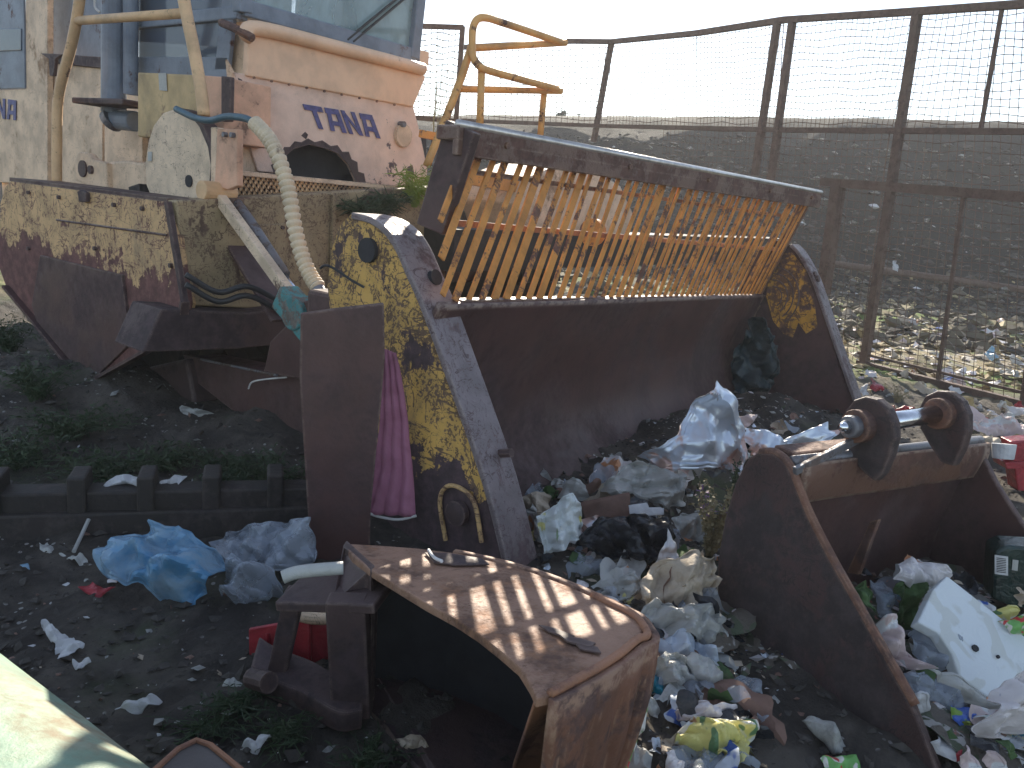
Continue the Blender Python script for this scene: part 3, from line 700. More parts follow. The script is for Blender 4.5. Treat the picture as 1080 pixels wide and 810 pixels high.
for t in (.2, .47, .74):
    MB().tube([V((-.17 + (WX + .17) * t, (1 - t) * a_[0] + t * b_[0] - .004, (1 - t) * a_[1] + t * b_[1])) for a_, b_ in zip(profL[1:6], profR[1:6])], .006, 6).build('weld_seam', 'rust_red', bk, smooth=True)
NB = 44
off = bk.location
bar_me = None
rg = random.Random(4)
BTL = atY(545, 152, .65)
for i in range(-4, NB):
    t = (i + .5) / NB; a = BL.lerp(BR, t); b = BTL.lerp(TR, t + rg.uniform(-.1, .1) / NB) + V((0, 0, -.06)); b.x += rg.uniform(-.025, .025); b.y += rg.uniform(-.012, .012)
    if a.x < -.12: a = a.lerp(b, (-.12 - a.x) / (b.x - a.x))
    if bar_me is None:
        mb = MB(); mb.bar((0, 0, 0), (0, 0, 1), .030, .010, (0, 1, 0)); o = mk('grille_bar', mb.v, mb.f, 'orange_bar', bk); bar_me = o.data
        # data were made relative to the bucket: shift back to its own origin
        for v in bar_me.vertices: v.co += off
    else:
        o = bpy.data.objects.new('grille_bar', bar_me); COL.objects.link(o); o.parent = bk
    d = b - a; o.location = a - off; o.rotation_mode = 'QUATERNION'
    z = d.normalized(); y = V((0, 1, 0)); x = y.cross(z).normalized(); y = z.cross(x)
    o.rotation_quaternion = Matrix((x, y, z)).transposed().to_quaternion()
    wd = 1.08 + rg.uniform(-.18, .35); 
    if i in (2, 3, 6): wd = 1.7
    o.scale = (wd, 1, d.length)
MB().bar(BL.lerp(TL, .45) + V((0, .055, 0)), BR.lerp(TR, .45) + V((0, .055, 0)), .03, .028).build('cross_rail', 'rust_orange', bk)
MB().bar(BL.lerp(TL, .76) + V((.1, .03, 0)), BR.lerp(TR, .76) + V((0, .03, 0)), .02, .022).build('cross_rail', 'beam_brown', bk)
0 and MB().bar(BL.lerp(TL, .95) + V((.6, .055, 0)), BL.lerp(BR, .4) + V((0, .055, 0)), .03, .04).build('brace', 'orange_bar', bk)
0 and MB().bar(BL.lerp(BR, .45) + V((0, .055, 0)), TL.lerp(TR, .8) + V((0, .055, -.05)), .03, .04).build('brace', 'orange_bar', bk)

# ------------------------------------------------------------------ plate standing in front of the left side, with the pink cloth
P0 = atZ(328, 592, -.02); P1 = atZ(390, 590, -.02); PN = (P1 - P0).cross(V((0, 0, 1))).normalized()
if PN.dot(CAM - P0) < 0: PN = -PN
pp = [atP(x, y, P0, PN) for x, y in [(328, 592), (390, 592), (391, 540), (406, 380), (405, 320), (352, 326), (317, 331), (316, 400), (322, 500)]]
sp1 = MB().prism(pp, -PN * .03).build('steel_plate', 'rust_plum', None, bevel=.005)
tag(sp1, 'tall bare rusty steel plate standing upright left of the pink cloth', 'plate')
def cloth(name, px, plane, N, mat, folds, amp, label, cat, th=.004):
    """hanging cloth: left and right outlines from top to bottom, folds run down it"""
    L_ = curve([atP(x, y, plane, N) for x, y in px[0]], 6); R_ = curve([atP(x, y, plane, N) for x, y in px[1]], 6); n = min(len(L_), len(R_)); m_ = 26
    vs, fs = [], []
    for j in range(n):
        for i in range(m_ + 1):
            t = i / m_; p = L_[j].lerp(R_[j], t); s_ = j / n
            a_ = amp * (.5 + .6 * s_) * (1.6 * (abs(((t * folds + .3 * noise.noise(p * 5) + .2 * s_) % 1) * 2 - 1) - .5) + .9 * noise.noise(p * 14) + .5 * noise.noise(p * 45))
            vs.append(p + N * (a_ + amp))
    for j in range(n - 1):
        for i in range(m_): fs.append((j * (m_ + 1) + i, j * (m_ + 1) + i + 1, (j + 1) * (m_ + 1) + i + 1, (j + 1) * (m_ + 1) + i))
    o = mk(name, vs, fs, mat, None, True); sm = o.modifiers.new('thick', 'SOLIDIFY'); sm.thickness = th
    return tag(o, label, cat)
pc = cloth('pink_cloth', ([(403, 366), (404, 400), (402, 440), (398, 475), (394, 510), (388, 541)], [(418, 372), (424, 400), (430, 440), (434, 480), (437, 515), (439, 544)]), atX(420, 450, -.27), V((-.85, -.5, .1)).normalized(),
      'pink_cloth', 3.3, .014, 'dusty pink cloth hanging in folds down the yellow side of the blade bucket', 'cloth')
hm = curve([atP(x, y, atX(420, 450, -.28), V((-.85, -.5, .1)).normalized()) for x, y in [(388, 541), (400, 545), (420, 548), (439, 544)]], 4)
h_ = MB().tube(hm, .006, 6).build('hem', 'white_edge', pc)

# ------------------------------------------------------------------ small digger bucket lying on its side in front
dk = thing('digger_bucket', 'small rusty digger bucket lying on its side, slatted sunlight falling over its top', 'bucket', (-1.0, -.45, 0))
PT = atZ(520, 640, .50)
TN = V((.10, .10, 1)).normalized()
def tp(x, y, dz=0): return atP(x, y, PT + V((0, 0, dz)), TN)
backe = [(362, 573), (400, 575), (440, 578), (480, 583), (520, 592), (560, 603), (600, 618), (640, 636), (668, 650), (680, 664)]
righte = [(672, 676), (655, 690), (632, 705), (605, 720), (580, 733)]
neare = [(566, 736), (560, 722), (548, 703), (528, 686), (505, 668), (480, 652), (450, 636), (420, 618), (390, 600), (372, 586)]
top = [tp(*q) for q in backe + righte + neare]
MB().prism(top, (0, 0, -.025)).build('side_plate', 'dig_top' if 'dig_top' in MATS else metal('dig_top', (.34, .19, .125), rust=(.11, .055, .038), rust2=(.34, .17, .09), cover=.42, scale=5, rough=.5, bump=.7, soft=.12, speck=.6), dk, bevel=.005)
# outer shell hanging below the back and right edge, with pressed ridges
ed = curve([tp(*q) for q in backe[3:] + [(682, 672)] + righte], 5)
vs, fs = [], []; nz = 9; cen = sum(ed, V()) / len(ed)
for i, p in enumerate(ed):
    o_ = (p - cen); o_.z = 0; o_.normalize()
    for j in range(nz):
        z = p.z * (1 - j / (nz - 1)) + (gh(p.x, p.y) - .06) * (j / (nz - 1))
        rdg = .012 * math.sin(i * 1.05) * min(1, j / 2) if i > 22 else 0
        vs.append(V((p.x, p.y, z)) + o_ * (rdg + .012) - o_ * .10 * (j / (nz - 1)) ** 2)
for i in range(len(ed) - 1):
    for j in range(nz - 1): fs.append((i * nz + j, i * nz + j + 1, (i + 1) * nz + j + 1, (i + 1) * nz + j))
o = mk('shell', vs, fs, 'rust_red', dk, True); sm = o.modifiers.new('thick', 'SOLIDIFY'); sm.thickness = .02
MB().tube([p + V((0, 0, .004)) for p in ed[18:]], .010, 8).build('weld_bead', 'rust_orange', dk, smooth=True)
# lip collar at the near corner
col_ = [tp(566, 736), tp(600, 722), atP(632, 812, PT, V((-.4, -.3, .9))), atP(536, 815, PT, V((-.4, -.3, .9))), atP(548, 765, PT, V((-.4, -.3, .9)))]
c0 = tp(566, 735); c1 = tp(605, 720)
g0 = atZ(540, 812, .12); g1 = atZ(612, 812, .12)
MB().prism([c0, c1, g1, g0], V((.03, .02, -.01))).build('lip_collar', 'rust_orange', dk, bevel=.006)
for a_, b_, wd in (((555, 728), (610, 745), .02), ((571, 700), (588, 738), .015)): pass
# inside: back wall and lower side
inn = [tp(x, y) for x, y in [(372, 583), (420, 582), (480, 590), (540, 604), (600, 628), (660, 662), (600, 712)]]
vs = [p + V((0, 0, -.03)) for p in inn] + [V((p.x, p.y, gh(p.x, p.y) - .05)) for p in inn]; k = len(inn)
mk('inner_wall', vs, [(i, i + 1, k + i + 1, k + i) for i in range(k - 1)], 'interior_dark', dk)
low = [V((p.x, p.y, gh(p.x, p.y) + .015)) for p in top]
MB().prism(low, (0, 0, -.03)).build('lower_side', 'rust_dark', dk)
# cracked remains lying on the top
for pts, th in (([(568, 660), (585, 664), (606, 672), (600, 674), (578, 667)], .004), ([(590, 671), (612, 675), (628, 680), (622, 684), (598, 678)], .005), ([(604, 676), (630, 684), (634, 690), (612, 686)], .004), ([(448, 584), (470, 584), (508, 590), (516, 596), (480, 597), (458, 594)], .004)):
    MB().prism([tp(*q, .004) for q in pts], (0, 0, th)).build('crust', 'rust_dark', dk)
MB().tube(curve([tp(452, 580, .01), tp(458, 588, .015), tp(466, 592, .02)]), .005, 6).build('pin', 'white_edge', dk)
# coupling frame at the left end
fr = MB()
def post(a, b, wd, dp, nm, mat='rust_dark'): return MB().bar(a, b, wd, dp, (-.8, -.6, 0)).build(nm, mat, dk, bevel=.006)
zb = .03
A_, B_ = atZ(290, 722, zb), atZ(372, 752, zb)
def up(base, x, y):   # the point above a ground spot that the photo shows at x,y
    d = ray(x, y); t = ((base - CAM).x * d.x + (base - CAM).y * d.y) / (d.x ** 2 + d.y ** 2); return CAM + d * t
pA, pB = up(A_, 312, 622), up(B_, 372, 632)
post(A_, pA, .055, .05, 'frame_post'); post(B_, up(B_, 366, 630), .11, .06, 'frame_post')
MB().bar(pA + V((-.02, 0, 0)), up(B_, 396, 632) + V((.04, 0, 0)), .18, .03).build('frame_top', 'rust_dark', dk, bevel=.006)
ce = [tp(362, 575), tp(388, 598), tp(392, 612)]
MB().prism([tp(362, 574), tp(392, 602), tp(396, 640, -.12), up(B_, 392, 745), up(B_, 350, 640)], V((.03, .02, 0))).build('frame_cheek', 'rust_dark', dk, bevel=.006)
bt = curve([atZ(264, 714, .05), atZ(285, 728, .05), atZ(320, 742, .05), atZ(356, 762, .05), atZ(382, 760, .05)], 5)
vs, fs = [], []
for p in bt: vs += [p + V((0, 0, .035)), p + V((.10, .10, .05)), p + V((.10, .10, -.02)), p + V((0, 0, -.03))]
for i in range(len(bt) - 1):
    for k in range(4): fs.append((i * 4 + k, (i + 1) * 4 + k, (i + 1) * 4 + (k + 1) % 4, i * 4 + (k + 1) % 4))
fs += [(0, 1, 2, 3), tuple(len(vs) - 4 + k for k in (3, 2, 1, 0))]
mk('frame_base', vs, fs, 'rust_dark', dk, True, bevel=.006)
MB().tube([atZ(266, 715, .09), atZ(284, 720, .12)], .03, 12).build('hook_eye', 'rust_dark', dk)
# pale pipe over the frame
o = MB().tube(curve([up(B_, 298, 609), up(B_, 312, 604), up(B_, 335, 601), up(B_, 362, 599)]), .018, 12).build('pipe', 'milky_film', None, smooth=True)
tag(o, 'short pale plastic pipe lying across the top of the digger bucket frame', 'pipe')
# red tin behind the frame
rt = thing('red_crate', 'torn red plastic crate behind the frame of the small digger bucket', 'crate', atZ(310, 700, 0))
rA = atZ(300, 712, .0)
RN = V((-.85, -.5, .15)).normalized()
def rp(x, y, o=0): return atP(x, y, rA + V((.03 + o * .5, .02 + o * .5, 0)), RN)
MB().prism([rp(262, 664), rp(296, 658), rp(352, 640), rp(350, 690), rp(300, 716), rp(263, 712)], V((.012, .008, 0))).build('panel', 'red_plastic', rt, bevel=.003)
MB().prism([rp(320, 622, .12), rp(355, 632, .12), rp(354, 700, .12), rp(300, 700, .12), rp(305, 640, .12)], V((.02, .01, 0))).build('panel', 'red_plastic', rt)
MB().tube(curve([rp(312, 648), rp(330, 652), rp(350, 652)]), .02, 10).build('rim', 'cream_paint', rt, smooth=True)
for k in range(3): MB().tube([rp(282 + 22 * k, 668 - 6 * k, -.01), rp(283 + 22 * k, 708 - 6 * k, -.01)], .006, 6).build('rib', 'red_plastic', rt)

# ------------------------------------------------------------------ open bucket at the right with pin and ears
rk = thing('open_bucket', 'dark rusty open bucket at the right with round ears and shiny pin', 'bucket', (.7, -1.1, 0))
Q0 = V((.19, -.74, 0)); Q1 = V((-.167, -1.552, 0)); QD = (Q1 - Q0).normalized(); QN = V((QD.y, -QD.x, 0))
if QN.dot(CAM - Q0) < 0: QN = -QN
QA = -QN                                        # bucket axis, away from the viewer
def rq(x, y, off=0): return atP(x, y, Q0 + QA * off, QN)
pl_ = [(757, 590), (764, 548), (775, 510), (789, 483), (800, 477), (816, 478), (830, 491), (838, 510), (852, 545), (876, 592), (903, 640), (935, 697), (962, 745), (992, 822), (880, 830), (830, 790), (790, 740), (765, 690), (756, 640)]
MB().prism([rq(*q) for q in pl_], QA * .03).build('side_plate', 'cheek_plate', rk, bevel=.008)
MB().tube(curve([rq(*q) + QA * .015 for q in pl_[4:13]], 5), .016, 8).build('side_edge', 'rust_red', rk, smooth=True)
# shell: profile found on the plane of the side, pushed along the axis
RBW = 1.16
prof = [rq(*q, .03) for q in [(836, 489), (829, 508), (812, 545), (796, 590), (786, 640), (795, 690), (840, 760)]]
prof = curve(prof, 5)
def sheet(name, pts, ax, n, mat, parent, th=.02, wob=.01):
    vs, fs = [], []; k = len(pts)
    for i in range(n + 1):
        for p in pts:
            q = p + ax * (i / n); vs.append(q + QD * wob * noise.noise(q * 2.2))
    for i in range(n):
        for j in range(k - 1): fs.append((i * k + j, (i + 1) * k + j, (i + 1) * k + j + 1, i * k + j + 1))
    o = mk(name, vs, fs, mat, parent, True); sm = o.modifiers.new('thick', 'SOLIDIFY'); sm.thickness = th; return o
sheet('shell', prof, QA * RBW, 24, 'rust_plum', rk)
# upper roll of the shell: orange-brown band
r0, r1 = rq(840, 500, .05), rq(1010, 468, RBW)
bandp = [rq(837, 487, .03), rq(836, 500, .03), rq(831, 514, .03), rq(825, 527, .03)]
sheet('upper_band', curve([p + QD * .02 for p in bandp], 4), QA * RBW, 16, 'beam_brown', rk)
MB().tube([rq(836, 487, .03), rq(836, 487, .03) + QA * RBW], .022, 12).build('torque_tube', 'steel_grey', rk, smooth=True)
MB().bar(rq(826, 480, .06), rq(826, 480, .06) + QA * .45, .10, .05).build('top_bar', 'rust_red', rk, bevel=.01)
farq = [p + QA * RBW for p in [rq(*q) for q in pl_]]
MB().prism([p + QA * RBW for p in [rq(*q) for q in pl_]], QA * .03).build('side_plate', 'rust_plum', rk, bevel=.008)
# ears
def ear(pxs, off, th, name='ear'): return MB().prism([rq(x, y, off) for x, y in pxs], QA * th).build(name, 'cheek_plate', rk, bevel=.008)
E1 = [(900, 422), (912, 418), (925, 421), (936, 431), (942, 446), (943, 462), (938, 482), (930, 500), (922, 508), (912, 500), (902, 490), (892, 470), (888, 450), (890, 434)]
E2 = [(975, 418), (988, 412), (1002, 413), (1014, 423), (1020, 437), (1020, 455), (1014, 475), (1005, 492), (992, 488), (980, 470), (970, 452), (968, 432)]
o1, o2 = .33, .70
e1_ = ear(E1, o1, .045); e2_ = ear(E2, o2, .045)
c1 = rq(909, 449, o1); c2 = rq(993, 436, o2)
MB().disc(c1, QA, .062, .09, 24).build('boss', 'rust_red', e1_, bevel=.006); MB().disc(c1 - QA * .03, QA, .042, .10, 20).build('boss', 'steel_grey', e1_, bevel=.008)
MB().tube([c1 - QA * .09, c1 - QA * .12], [.026, .012], 14).build('pin_end', 'chrome', rk, smooth=True)
MB().disc(c2 + V((0, 0, .0)), QA, .06, .07, 24).build('boss', 'rust_red', e2_, bevel=.006)
MB().tube([c1, c2], .034, 20).build('pin', 'chrome', rk, smooth=True)
MB().bar(rq(838, 497, .0), c1 + V((0, 0, -.05)), .02, .03).build('stay', 'steel_grey', rk, bevel=.004)
MB().prism([rq(918, 550, .5), rq(926, 548, .5), rq(905, 606, .45), rq(893, 604, .45)], QA * .02).build('wear_strip', 'rust_red', rk)
0 and MB().prism([rq(*q, .62) for q in [(1000, 468), (1040, 470), (1062, 500), (1085, 560), (1060, 560), (1040, 510), (1000, 490)]], QA * .05).build('top_roll', 'rust_orange', rk, bevel=.008)

# ------------------------------------------------------------------ pale green tank and orange-edged plate at the very front
ta, tb_ = atZ(-8, 700, .30), atZ(120, 850, .30)
o = thing('gas_tank', 'pale green rusty tank shell catching the sun in the bottom left corner', 'tank', (ta.x, ta.y, 0))
dT = (tb_ - ta).normalized(); sT = V((dT.y, -dT.x, 0)); 
if sT.dot(CAM - ta) < 0: sT = -sT
pts = []; R_ = .42
e0 = atZ(10, 662, .42); e1 = atZ(215, 812, .42); dT = (e1 - e0).normalized(); sT = V((dT.y, -dT.x, 0)); sT = sT if sT.dot(CAM - e0) > 0 else -sT
vs, fs = [], []; na, nl = 26, 14
cen = e0 + sT * R_ * .96 + V((0, 0, -.16))
for i in range(nl + 1):
    q = e0 - dT * .35 + dT * 2.0 * i / nl; q = q + sT * R_ * .96 + V((0, 0, -.16))
    for j in range(na):
        a = 2 * math.pi * j / na; rr = R_ * (1 + .01 * noise.noise(V((i * .5, a, 1))))
        vs.append(q + sT * (rr * math.cos(a)) + V((0, 0, rr * math.sin(a) * .62)))
for i in range(nl):
    for j in range(na): fs.append((i * na + j, i * na + (j + 1) % na, (i + 1) * na + (j + 1) % na, (i + 1) * na + j))
fs += [tuple(range(na)), tuple(nl * na + j for j in range(na))[::-1]]
mk('tank_shell', vs, fs, 'tank_green', o, True)
o = MB().prism([atZ(x, y, .22) for x, y in [(160, 815), (188, 790), (207, 781), (222, 786), (258, 815), (230, 860), (180, 860)]], (0, 0, -.03)).build('edge_plate', metal('plate_dark', (.10, .085, .08), cover=.3, rust=(.16, .09, .05)), None, bevel=.004)
tag(o, 'dark steel plate with an orange rim at the bottom edge right of the tank', 'plate')
rimp = [atZ(x, y, .222) for x, y in [(158, 817), (188, 790), (207, 781), (222, 786), (260, 817)]]
MB().tube(rimp, .007, 8).build('rim', 'rust_orange', o)

# ------------------------------------------------------------------ cleated beam on the ground at the left
bmB = thing('cleated_beam', 'long dark steel beam with square lugs lying in the shade behind the blue bag', 'beam', atZ(150, 555, 0))
b0, b1 = atZ(-80, 566, 0), atZ(325, 552, 0); bd = (b1 - b0).normalized(); bn = V((bd.y, -bd.x, 0)); bn = bn if bn.dot(CAM - b0) > 0 else -bn
hb = up(b0, -80, 505).z
MB().prism([b0 + V((0, 0, -.1)), b1 + V((0, 0, -.1)), b1 + V((0, 0, .17)), b0 + V((0, 0, .17))], -bn * .12).build('beam', 'track_dark', bmB, bevel=.01)
MB().prism([b0 + bn * .05 + V((0, 0, -.1)), b1 + bn * .05 + V((0, 0, -.1)), b1 + bn * .03 + V((0, 0, .09)), b0 + bn * .03 + V((0, 0, .09))], -bn * .05).build('lower_flange', 'track_dark', bmB, bevel=.01)
for x0, x1 in ((-20, 2), (72, 92), (145, 163), (213, 232), (281, 298)):
    p0 = atP(x0, 545, b0, bn); p1 = atP(x1, 545, b0, bn); p0.z = p1.z = .07
    MB().prism([p0 + bn * .02, p1 + bn * .02, p1 + bn * .02 + V((0, 0, .17)), p0 + bn * .02 + V((0, 0, .17))], -bn * .16).build('lug', 'track_dark', bmB, bevel=.01)

# ------------------------------------------------------------------ fence
FA, FB = V((7.39, .395, 0)), V((6.664, -1.285, 0)); fd = (FB - FA).normalized(); FN = V((-fd.y, fd.x, 0))
if FN.dot(CAM - FA) < 0: FN = -FN
def fp(x, y): return atP(x, y, FA, FN)
ff = thing('wire_fence', 'tall rusty wire mesh fence running along the waste bank at the right', 'fence', (7.4, .4, 0))
K1 = fp(645, 44); K2 = atP(486, 50, K1, -(CF - V((0, 0, CF.z))).normalized() * 1)
RB_ = fp(1110, 2)
def fbar(a, b, wd, name='rail'): return MB().bar(a, b, wd, wd).build(name, 'fence_rust', ff)
# top rail in straight lengths
EX = fd * 4.0; FX = [q + EX for q in (fp(1115, 2), fp(1115, 139), fp(1118, 211), fp(1118, 436))]
tops = [fp(1115, 2), fp(968, 12), fp(827, 21), fp(735, 35), K1, atP(600, 43.5, K1, -GX), K2]
for a, b in zip(tops, tops[1:]): fbar(a, b, .075)
mids = [fp(1115, 139), fp(940, 138), fp(820, 137), fp(640, 133), atP(486, 127, K1, -GX)]
for a, b in zip(mids, mids[1:]): fbar(a, b, .06)
def fpost(x0, y0, x1, y1, wd, P=None, N=None):
    P, N = P or FA, N or FN
    return MB().bar(atP(x0, y0, P, N), atP(x1, y1, P, N), wd, wd, FN).build('post', 'fence_rust', ff)
fpost(968, 12, 910, 392, .085); fpost(820, 22, 796, 185, .08); fpost(836, 21, 813, 190, .08); fpost(645, 44, 626, 150, .08)
fpost(1057, 8, 1034, 139, .035)
# gate-like lower frame
fbar(fp(868, 192), fp(1120, 211), .10, 'gate_rail')
fpost(885, 190, 868, 310, .13)
fbar(fp(905, 384), fp(1120, 438), .10, 'gate_rail'); fbar(fp(905, 372), fp(1120, 424), .03, 'gate_rail')
fpost(1017, 202, 989, 402, .035); fpost(1098, 300, 1080, 430, .07)
# mesh of the fence, woven wires joined
wr = MB()
def wire(a, b, t=.006):
    t *= 1.5
    a, b = V(a), V(b); d = (b - a).normalized(); sx = d.cross(FN).normalized() * t / 2
    wr.add([a - sx, a + sx, b + sx, b - sx, a + FN * t / 2, b + FN * t / 2], [(0, 1, 2, 3), (0, 4, 5, 3), (4, 1, 2, 5)])
def mesh_panel(T0, T1, B0, B1, sp=.075, t=.006):
    L = (T1 - T0).length; H = (T0 - B0).length; nv = int(L / sp); nh = int(H / sp)
    for i in range(nv + 1):
        u_ = i / nv; sag = .01 * math.sin(i * 1.7); wire(T0.lerp(T1, u_) + fd * sag, B0.lerp(B1, u_), t)
    for j in range(nh + 1):
        v_ = j / nh
        pr_ = None
        for k in range(7):
            p = T0.lerp(B0, v_).lerp(T1.lerp(B1, v_), k / 6) + V((0, 0, .02 * math.sin(k * 2.1 + j * .7)))
            if pr_ is not None: wire(pr_, p, t)
            pr_ = p
for i in range(3):
    mesh_panel(tops[i], tops[i + 1], mids[min(i, 2)] if i < 2 else mids[2], mids[i + 1] if i < 2 else fp(735, 135), .078)
mesh_panel(tops[3], K1, fp(735, 135), mids[3], .085)
mesh_panel(K1, K2, mids[3], mids[4], .10, .008)
mesh_panel(fp(938, 139), fp(1118, 139), fp(930, 197), fp(1118, 211), .09, .005)
mesh_panel(fp(700, 137), fp(938, 139), fp(690, 300), fp(905, 384), .09, .005)
mesh_panel(fp(932, 197), fp(1118, 211), fp(905, 384), fp(1118, 436), .09, .005)
for a, b, wd_ in ((fp(1115, 2), FX[0], .075), (fp(1115, 139), FX[1], .06), (fp(1118, 211), FX[2], .1), (fp(1118, 436), FX[3], .1)): fbar(a, b, wd_)
for k_ in (.3, 1.): MB().bar(fp(1115, 2).lerp(FX[0], k_), fp(1118, 436).lerp(FX[3], k_), .08, .08, FN).build('post', 'fence_rust', ff)
mesh_panel(fp(1115, 2), FX[0], fp(1115, 139), FX[1], .08); mesh_panel(fp(1115, 139), FX[1], fp(1118, 436), FX[3], .09, .005)
wr.build('wire_mesh', 'fence_rust', ff, kind='stuff')
f2 = thing('mesh_panel', 'separate framed wire panel seen between the cab and the orange handrail', 'fence', atD(470, 150, 9))
PD = GX * -1; P9 = atD(470, 120, 9)
def f2p(x, y): return atP(x, y, P9, PD)
for a, b, t in (((425, 27), (489, 29), .05), ((488, 28), (481, 128), .055), ((425, 123), (482, 128), .05)): MB().bar(f2p(*a), f2p(*b), t, t).build('frame_bar', 'fence_rust', f2)
wr = MB(); mesh_panel(f2p(430, 28), f2p(487, 29), f2p(430, 124), f2p(481, 128), .065, .007); wr.build('wire_mesh', 'fence_rust', f2, kind='stuff')
# pipe lying on the field beyond
pp = [onground(878, 283), onground(960, 294), onground(1040, 305), onground(1130, 318)]
for p in pp: p.z += .12
tag(MB().tube(pp, .09, 12).build('field_pipe', 'fence_rust', None, smooth=True), 'long dark pipe lying across the rubble beyond the fence', 'pipe')
# ------------------------------------------------------------------ litter
def inpoly_center(pts): return sum(pts, V()) / len(pts)
def lump(name, px, mat, label, cat, tilt=.5, bulge=.08, crease=.02, freq=9, base=None, up_=0., group=None, jag=.13, seed=0, D=None, solid=False, fold=1.35, rings=22, ang=84, faceted=False):
    """crumpled thing: outline from the photo on a plane that leans towards the viewer and stands on the ground at its lowest point"""
    cx = sum(p[0] for p in px) / len(px); by = max(p[1] for p in px)
    if D is None:
        B = onground(base[0], base[1], up_) if base else onground(cx, by, up_)
    else: B = atD(base[0] if base else cx, base[1] if base else by, D)
    N = (V((0, 0, 1)) * (1 - tilt) + (-GX) * tilt).normalized()
    P = [atP(x, y, B, N) for x, y in px]
    n0 = len(P); P = [q for i in range(n0) for q in ((P[i], P[i].lerp(P[(i + 1) % n0], .5) + (P[(i + 1) % n0] - P[i]).cross(N) * random.Random(seed * 31 + i).uniform(-.12, .12)) if not faceted else (P[i],))]
    # resample evenly
    L = [0]; n = len(P)
    for i in range(n): L.append(L[-1] + (P[(i + 1) % n] - P[i]).length)
    O = []
    j = 0
    for i in range(ang):
        s_ = L[-1] * i / ang
        while L[j + 1] < s_: j += 1
        O.append(P[j % n].lerp(P[(j + 1) % n], (s_ - L[j]) / max(1e-9, L[j + 1] - L[j])))
    c = inpoly_center(O)
    rnd = random.Random(seed * 17 + 5); sd = V((seed * 3.3, seed * 1.7, seed * 7.1 + c.x))
    F_ = []
    for i in range(7):
        d = V((rnd.gauss(0, 1), rnd.gauss(0, 1), rnd.gauss(0, 1))); d = (d - N * d.dot(N)).normalized(); F_.append((d, freq * (.35 + .28 * i), rnd.random() * 9))
    def disp(p):
        a = 0; wp = noise.noise(p * freq * .45 + sd) * .9
        for d, f, ph in F_:
            v = p.dot(d) * f + ph + wp * (1 + .15 * f / freq); a += (abs((v % 1) * 2 - 1) - .5) * freq * .6 / f
        return (a * .95 + noise.noise(p * freq * 3 + sd) * .25) * crease * fold
    vs, fs = [], []
    for k in range(rings):
        t = (k + 1) / rings
        for o in O:
            jit = 1 + jag * (noise.noise(o * 16 + sd) + .7 * noise.noise(o * 45 + sd)) * t * t
            p = c + (o - c) * t * jit
            if solid: h = bulge * (1 - t ** 2.2) ** .6 + disp(p) * (1 - t ** 6)
            else: h = bulge * max(0, 1 - 1.1 * t) ** .6 * (.75 + .9 * noise.noise(p * 7 + sd)) + disp(p) * (1 if t < .8 else 1.2)
            vs.append(p + N * h + noise.noise_vector(p * freq * 1.2 + sd) * crease * .4)
    ce = len(vs); vs.append(c + N * (bulge * .8 + disp(c)))
    for i in range(ang):
        j = (i + 1) % ang; fs.append((ce, i, j))
        for k in range(rings - 1): fs.append((k * ang + i, (k + 1) * ang + i, (k + 1) * ang + j, k * ang + j))
    if solid:
        e = (rings - 1) * ang; b_ = len(vs); vs.append(c - N * bulge * .4)
        for i in range(ang): fs.append((e + (i + 1) % ang, e + i, b_))
    o = mk(name, vs, fs, mat, None, True)
    if not solid: sm = o.modifiers.new('thick', 'SOLIDIFY'); sm.thickness = .0025 if not faceted else .006
    else: pass
    if not faceted and not solid: smooth_on(o, 24)
    return tag(o, label, cat, group)
Lm = lump
Lm('plastic_bag', [(105, 592), (118, 575), (135, 560), (165, 553), (200, 560), (222, 578), (234, 600), (221, 615), (205, 642), (182, 640), (150, 622), (122, 616), (108, 606)], 'blue_film', 'crumpled blue plastic bag on the dark soil', 'bag', .55, .11, .04, 9, seed=1, jag=.08, fold=1.3)
Lm('plastic_bag', [(222, 574), (240, 557), (290, 549), (330, 548), (336, 590), (295, 603), (252, 602), (228, 595)], 'clear_film', 'clear plastic bag against the foot of the steel plate, upper of the two', 'bag', .6, .09, .04, 9, seed=2, jag=.08, fold=1.4)
Lm('plastic_bag', [(230, 604), (250, 591), (288, 600), (300, 630), (262, 636), (236, 632)], 'clear_film', 'small clear plastic bag right of the blue bag, lower of the two clear ones', 'bag', .5, .07, .04, 11, seed=3, fold=1.8)
Lm('paper_scrap', [(84, 621), (98, 613), (122, 617), (112, 622), (100, 631)], 'red_plastic', 'small flat red scrap left of the blue bag', 'scrap', .25, .01, .01, seed=4)
Lm('paper_scrap', [(103, 610), (125, 611), (124, 619), (108, 616)], 'white_pack', 'small pale scrap tucked under the left edge of the blue bag', 'scrap', .25, .01, .01, seed=5)
Lm('paper_scrap', [(20, 596), (30, 595), (32, 602), (22, 602)], 'blue_film', 'tiny blue scrap on the soil at the far left', 'scrap', .3, .01, .004, seed=6)
def flat(name, px, mat, label, cat, group=None, seed=0, tilt=.2, b=.012, c=.012, **k): return Lm(name, px, mat, label, cat, tilt, b, c, 18, seed=seed, jag=.35, group=group, **k)
flat('rag', [(48, 655), (60, 668), (84, 676), (74, 690), (62, 700), (56, 694), (66, 682), (52, 672), (44, 662)], 'white_cloth', 'ragged grey-white strip of film on the soil left of the small digger bucket', 'rag', seed=11)
flat('rag', [(76, 700), (92, 694), (95, 700), (80, 706)], 'white_cloth', 'small white torn scrap below the ragged strip on the soil', 'rag', seed=12)
flat('rag', [(120, 750), (150, 741), (168, 736), (164, 744), (135, 754)], 'white_cloth', 'thin pale smear of film on the soil near the green tank', 'rag', seed=13)
flat('rag', [(236, 722), (246, 713), (260, 722), (252, 727)], 'milky_film', 'little white scrap by the red crate', 'rag', seed=14)
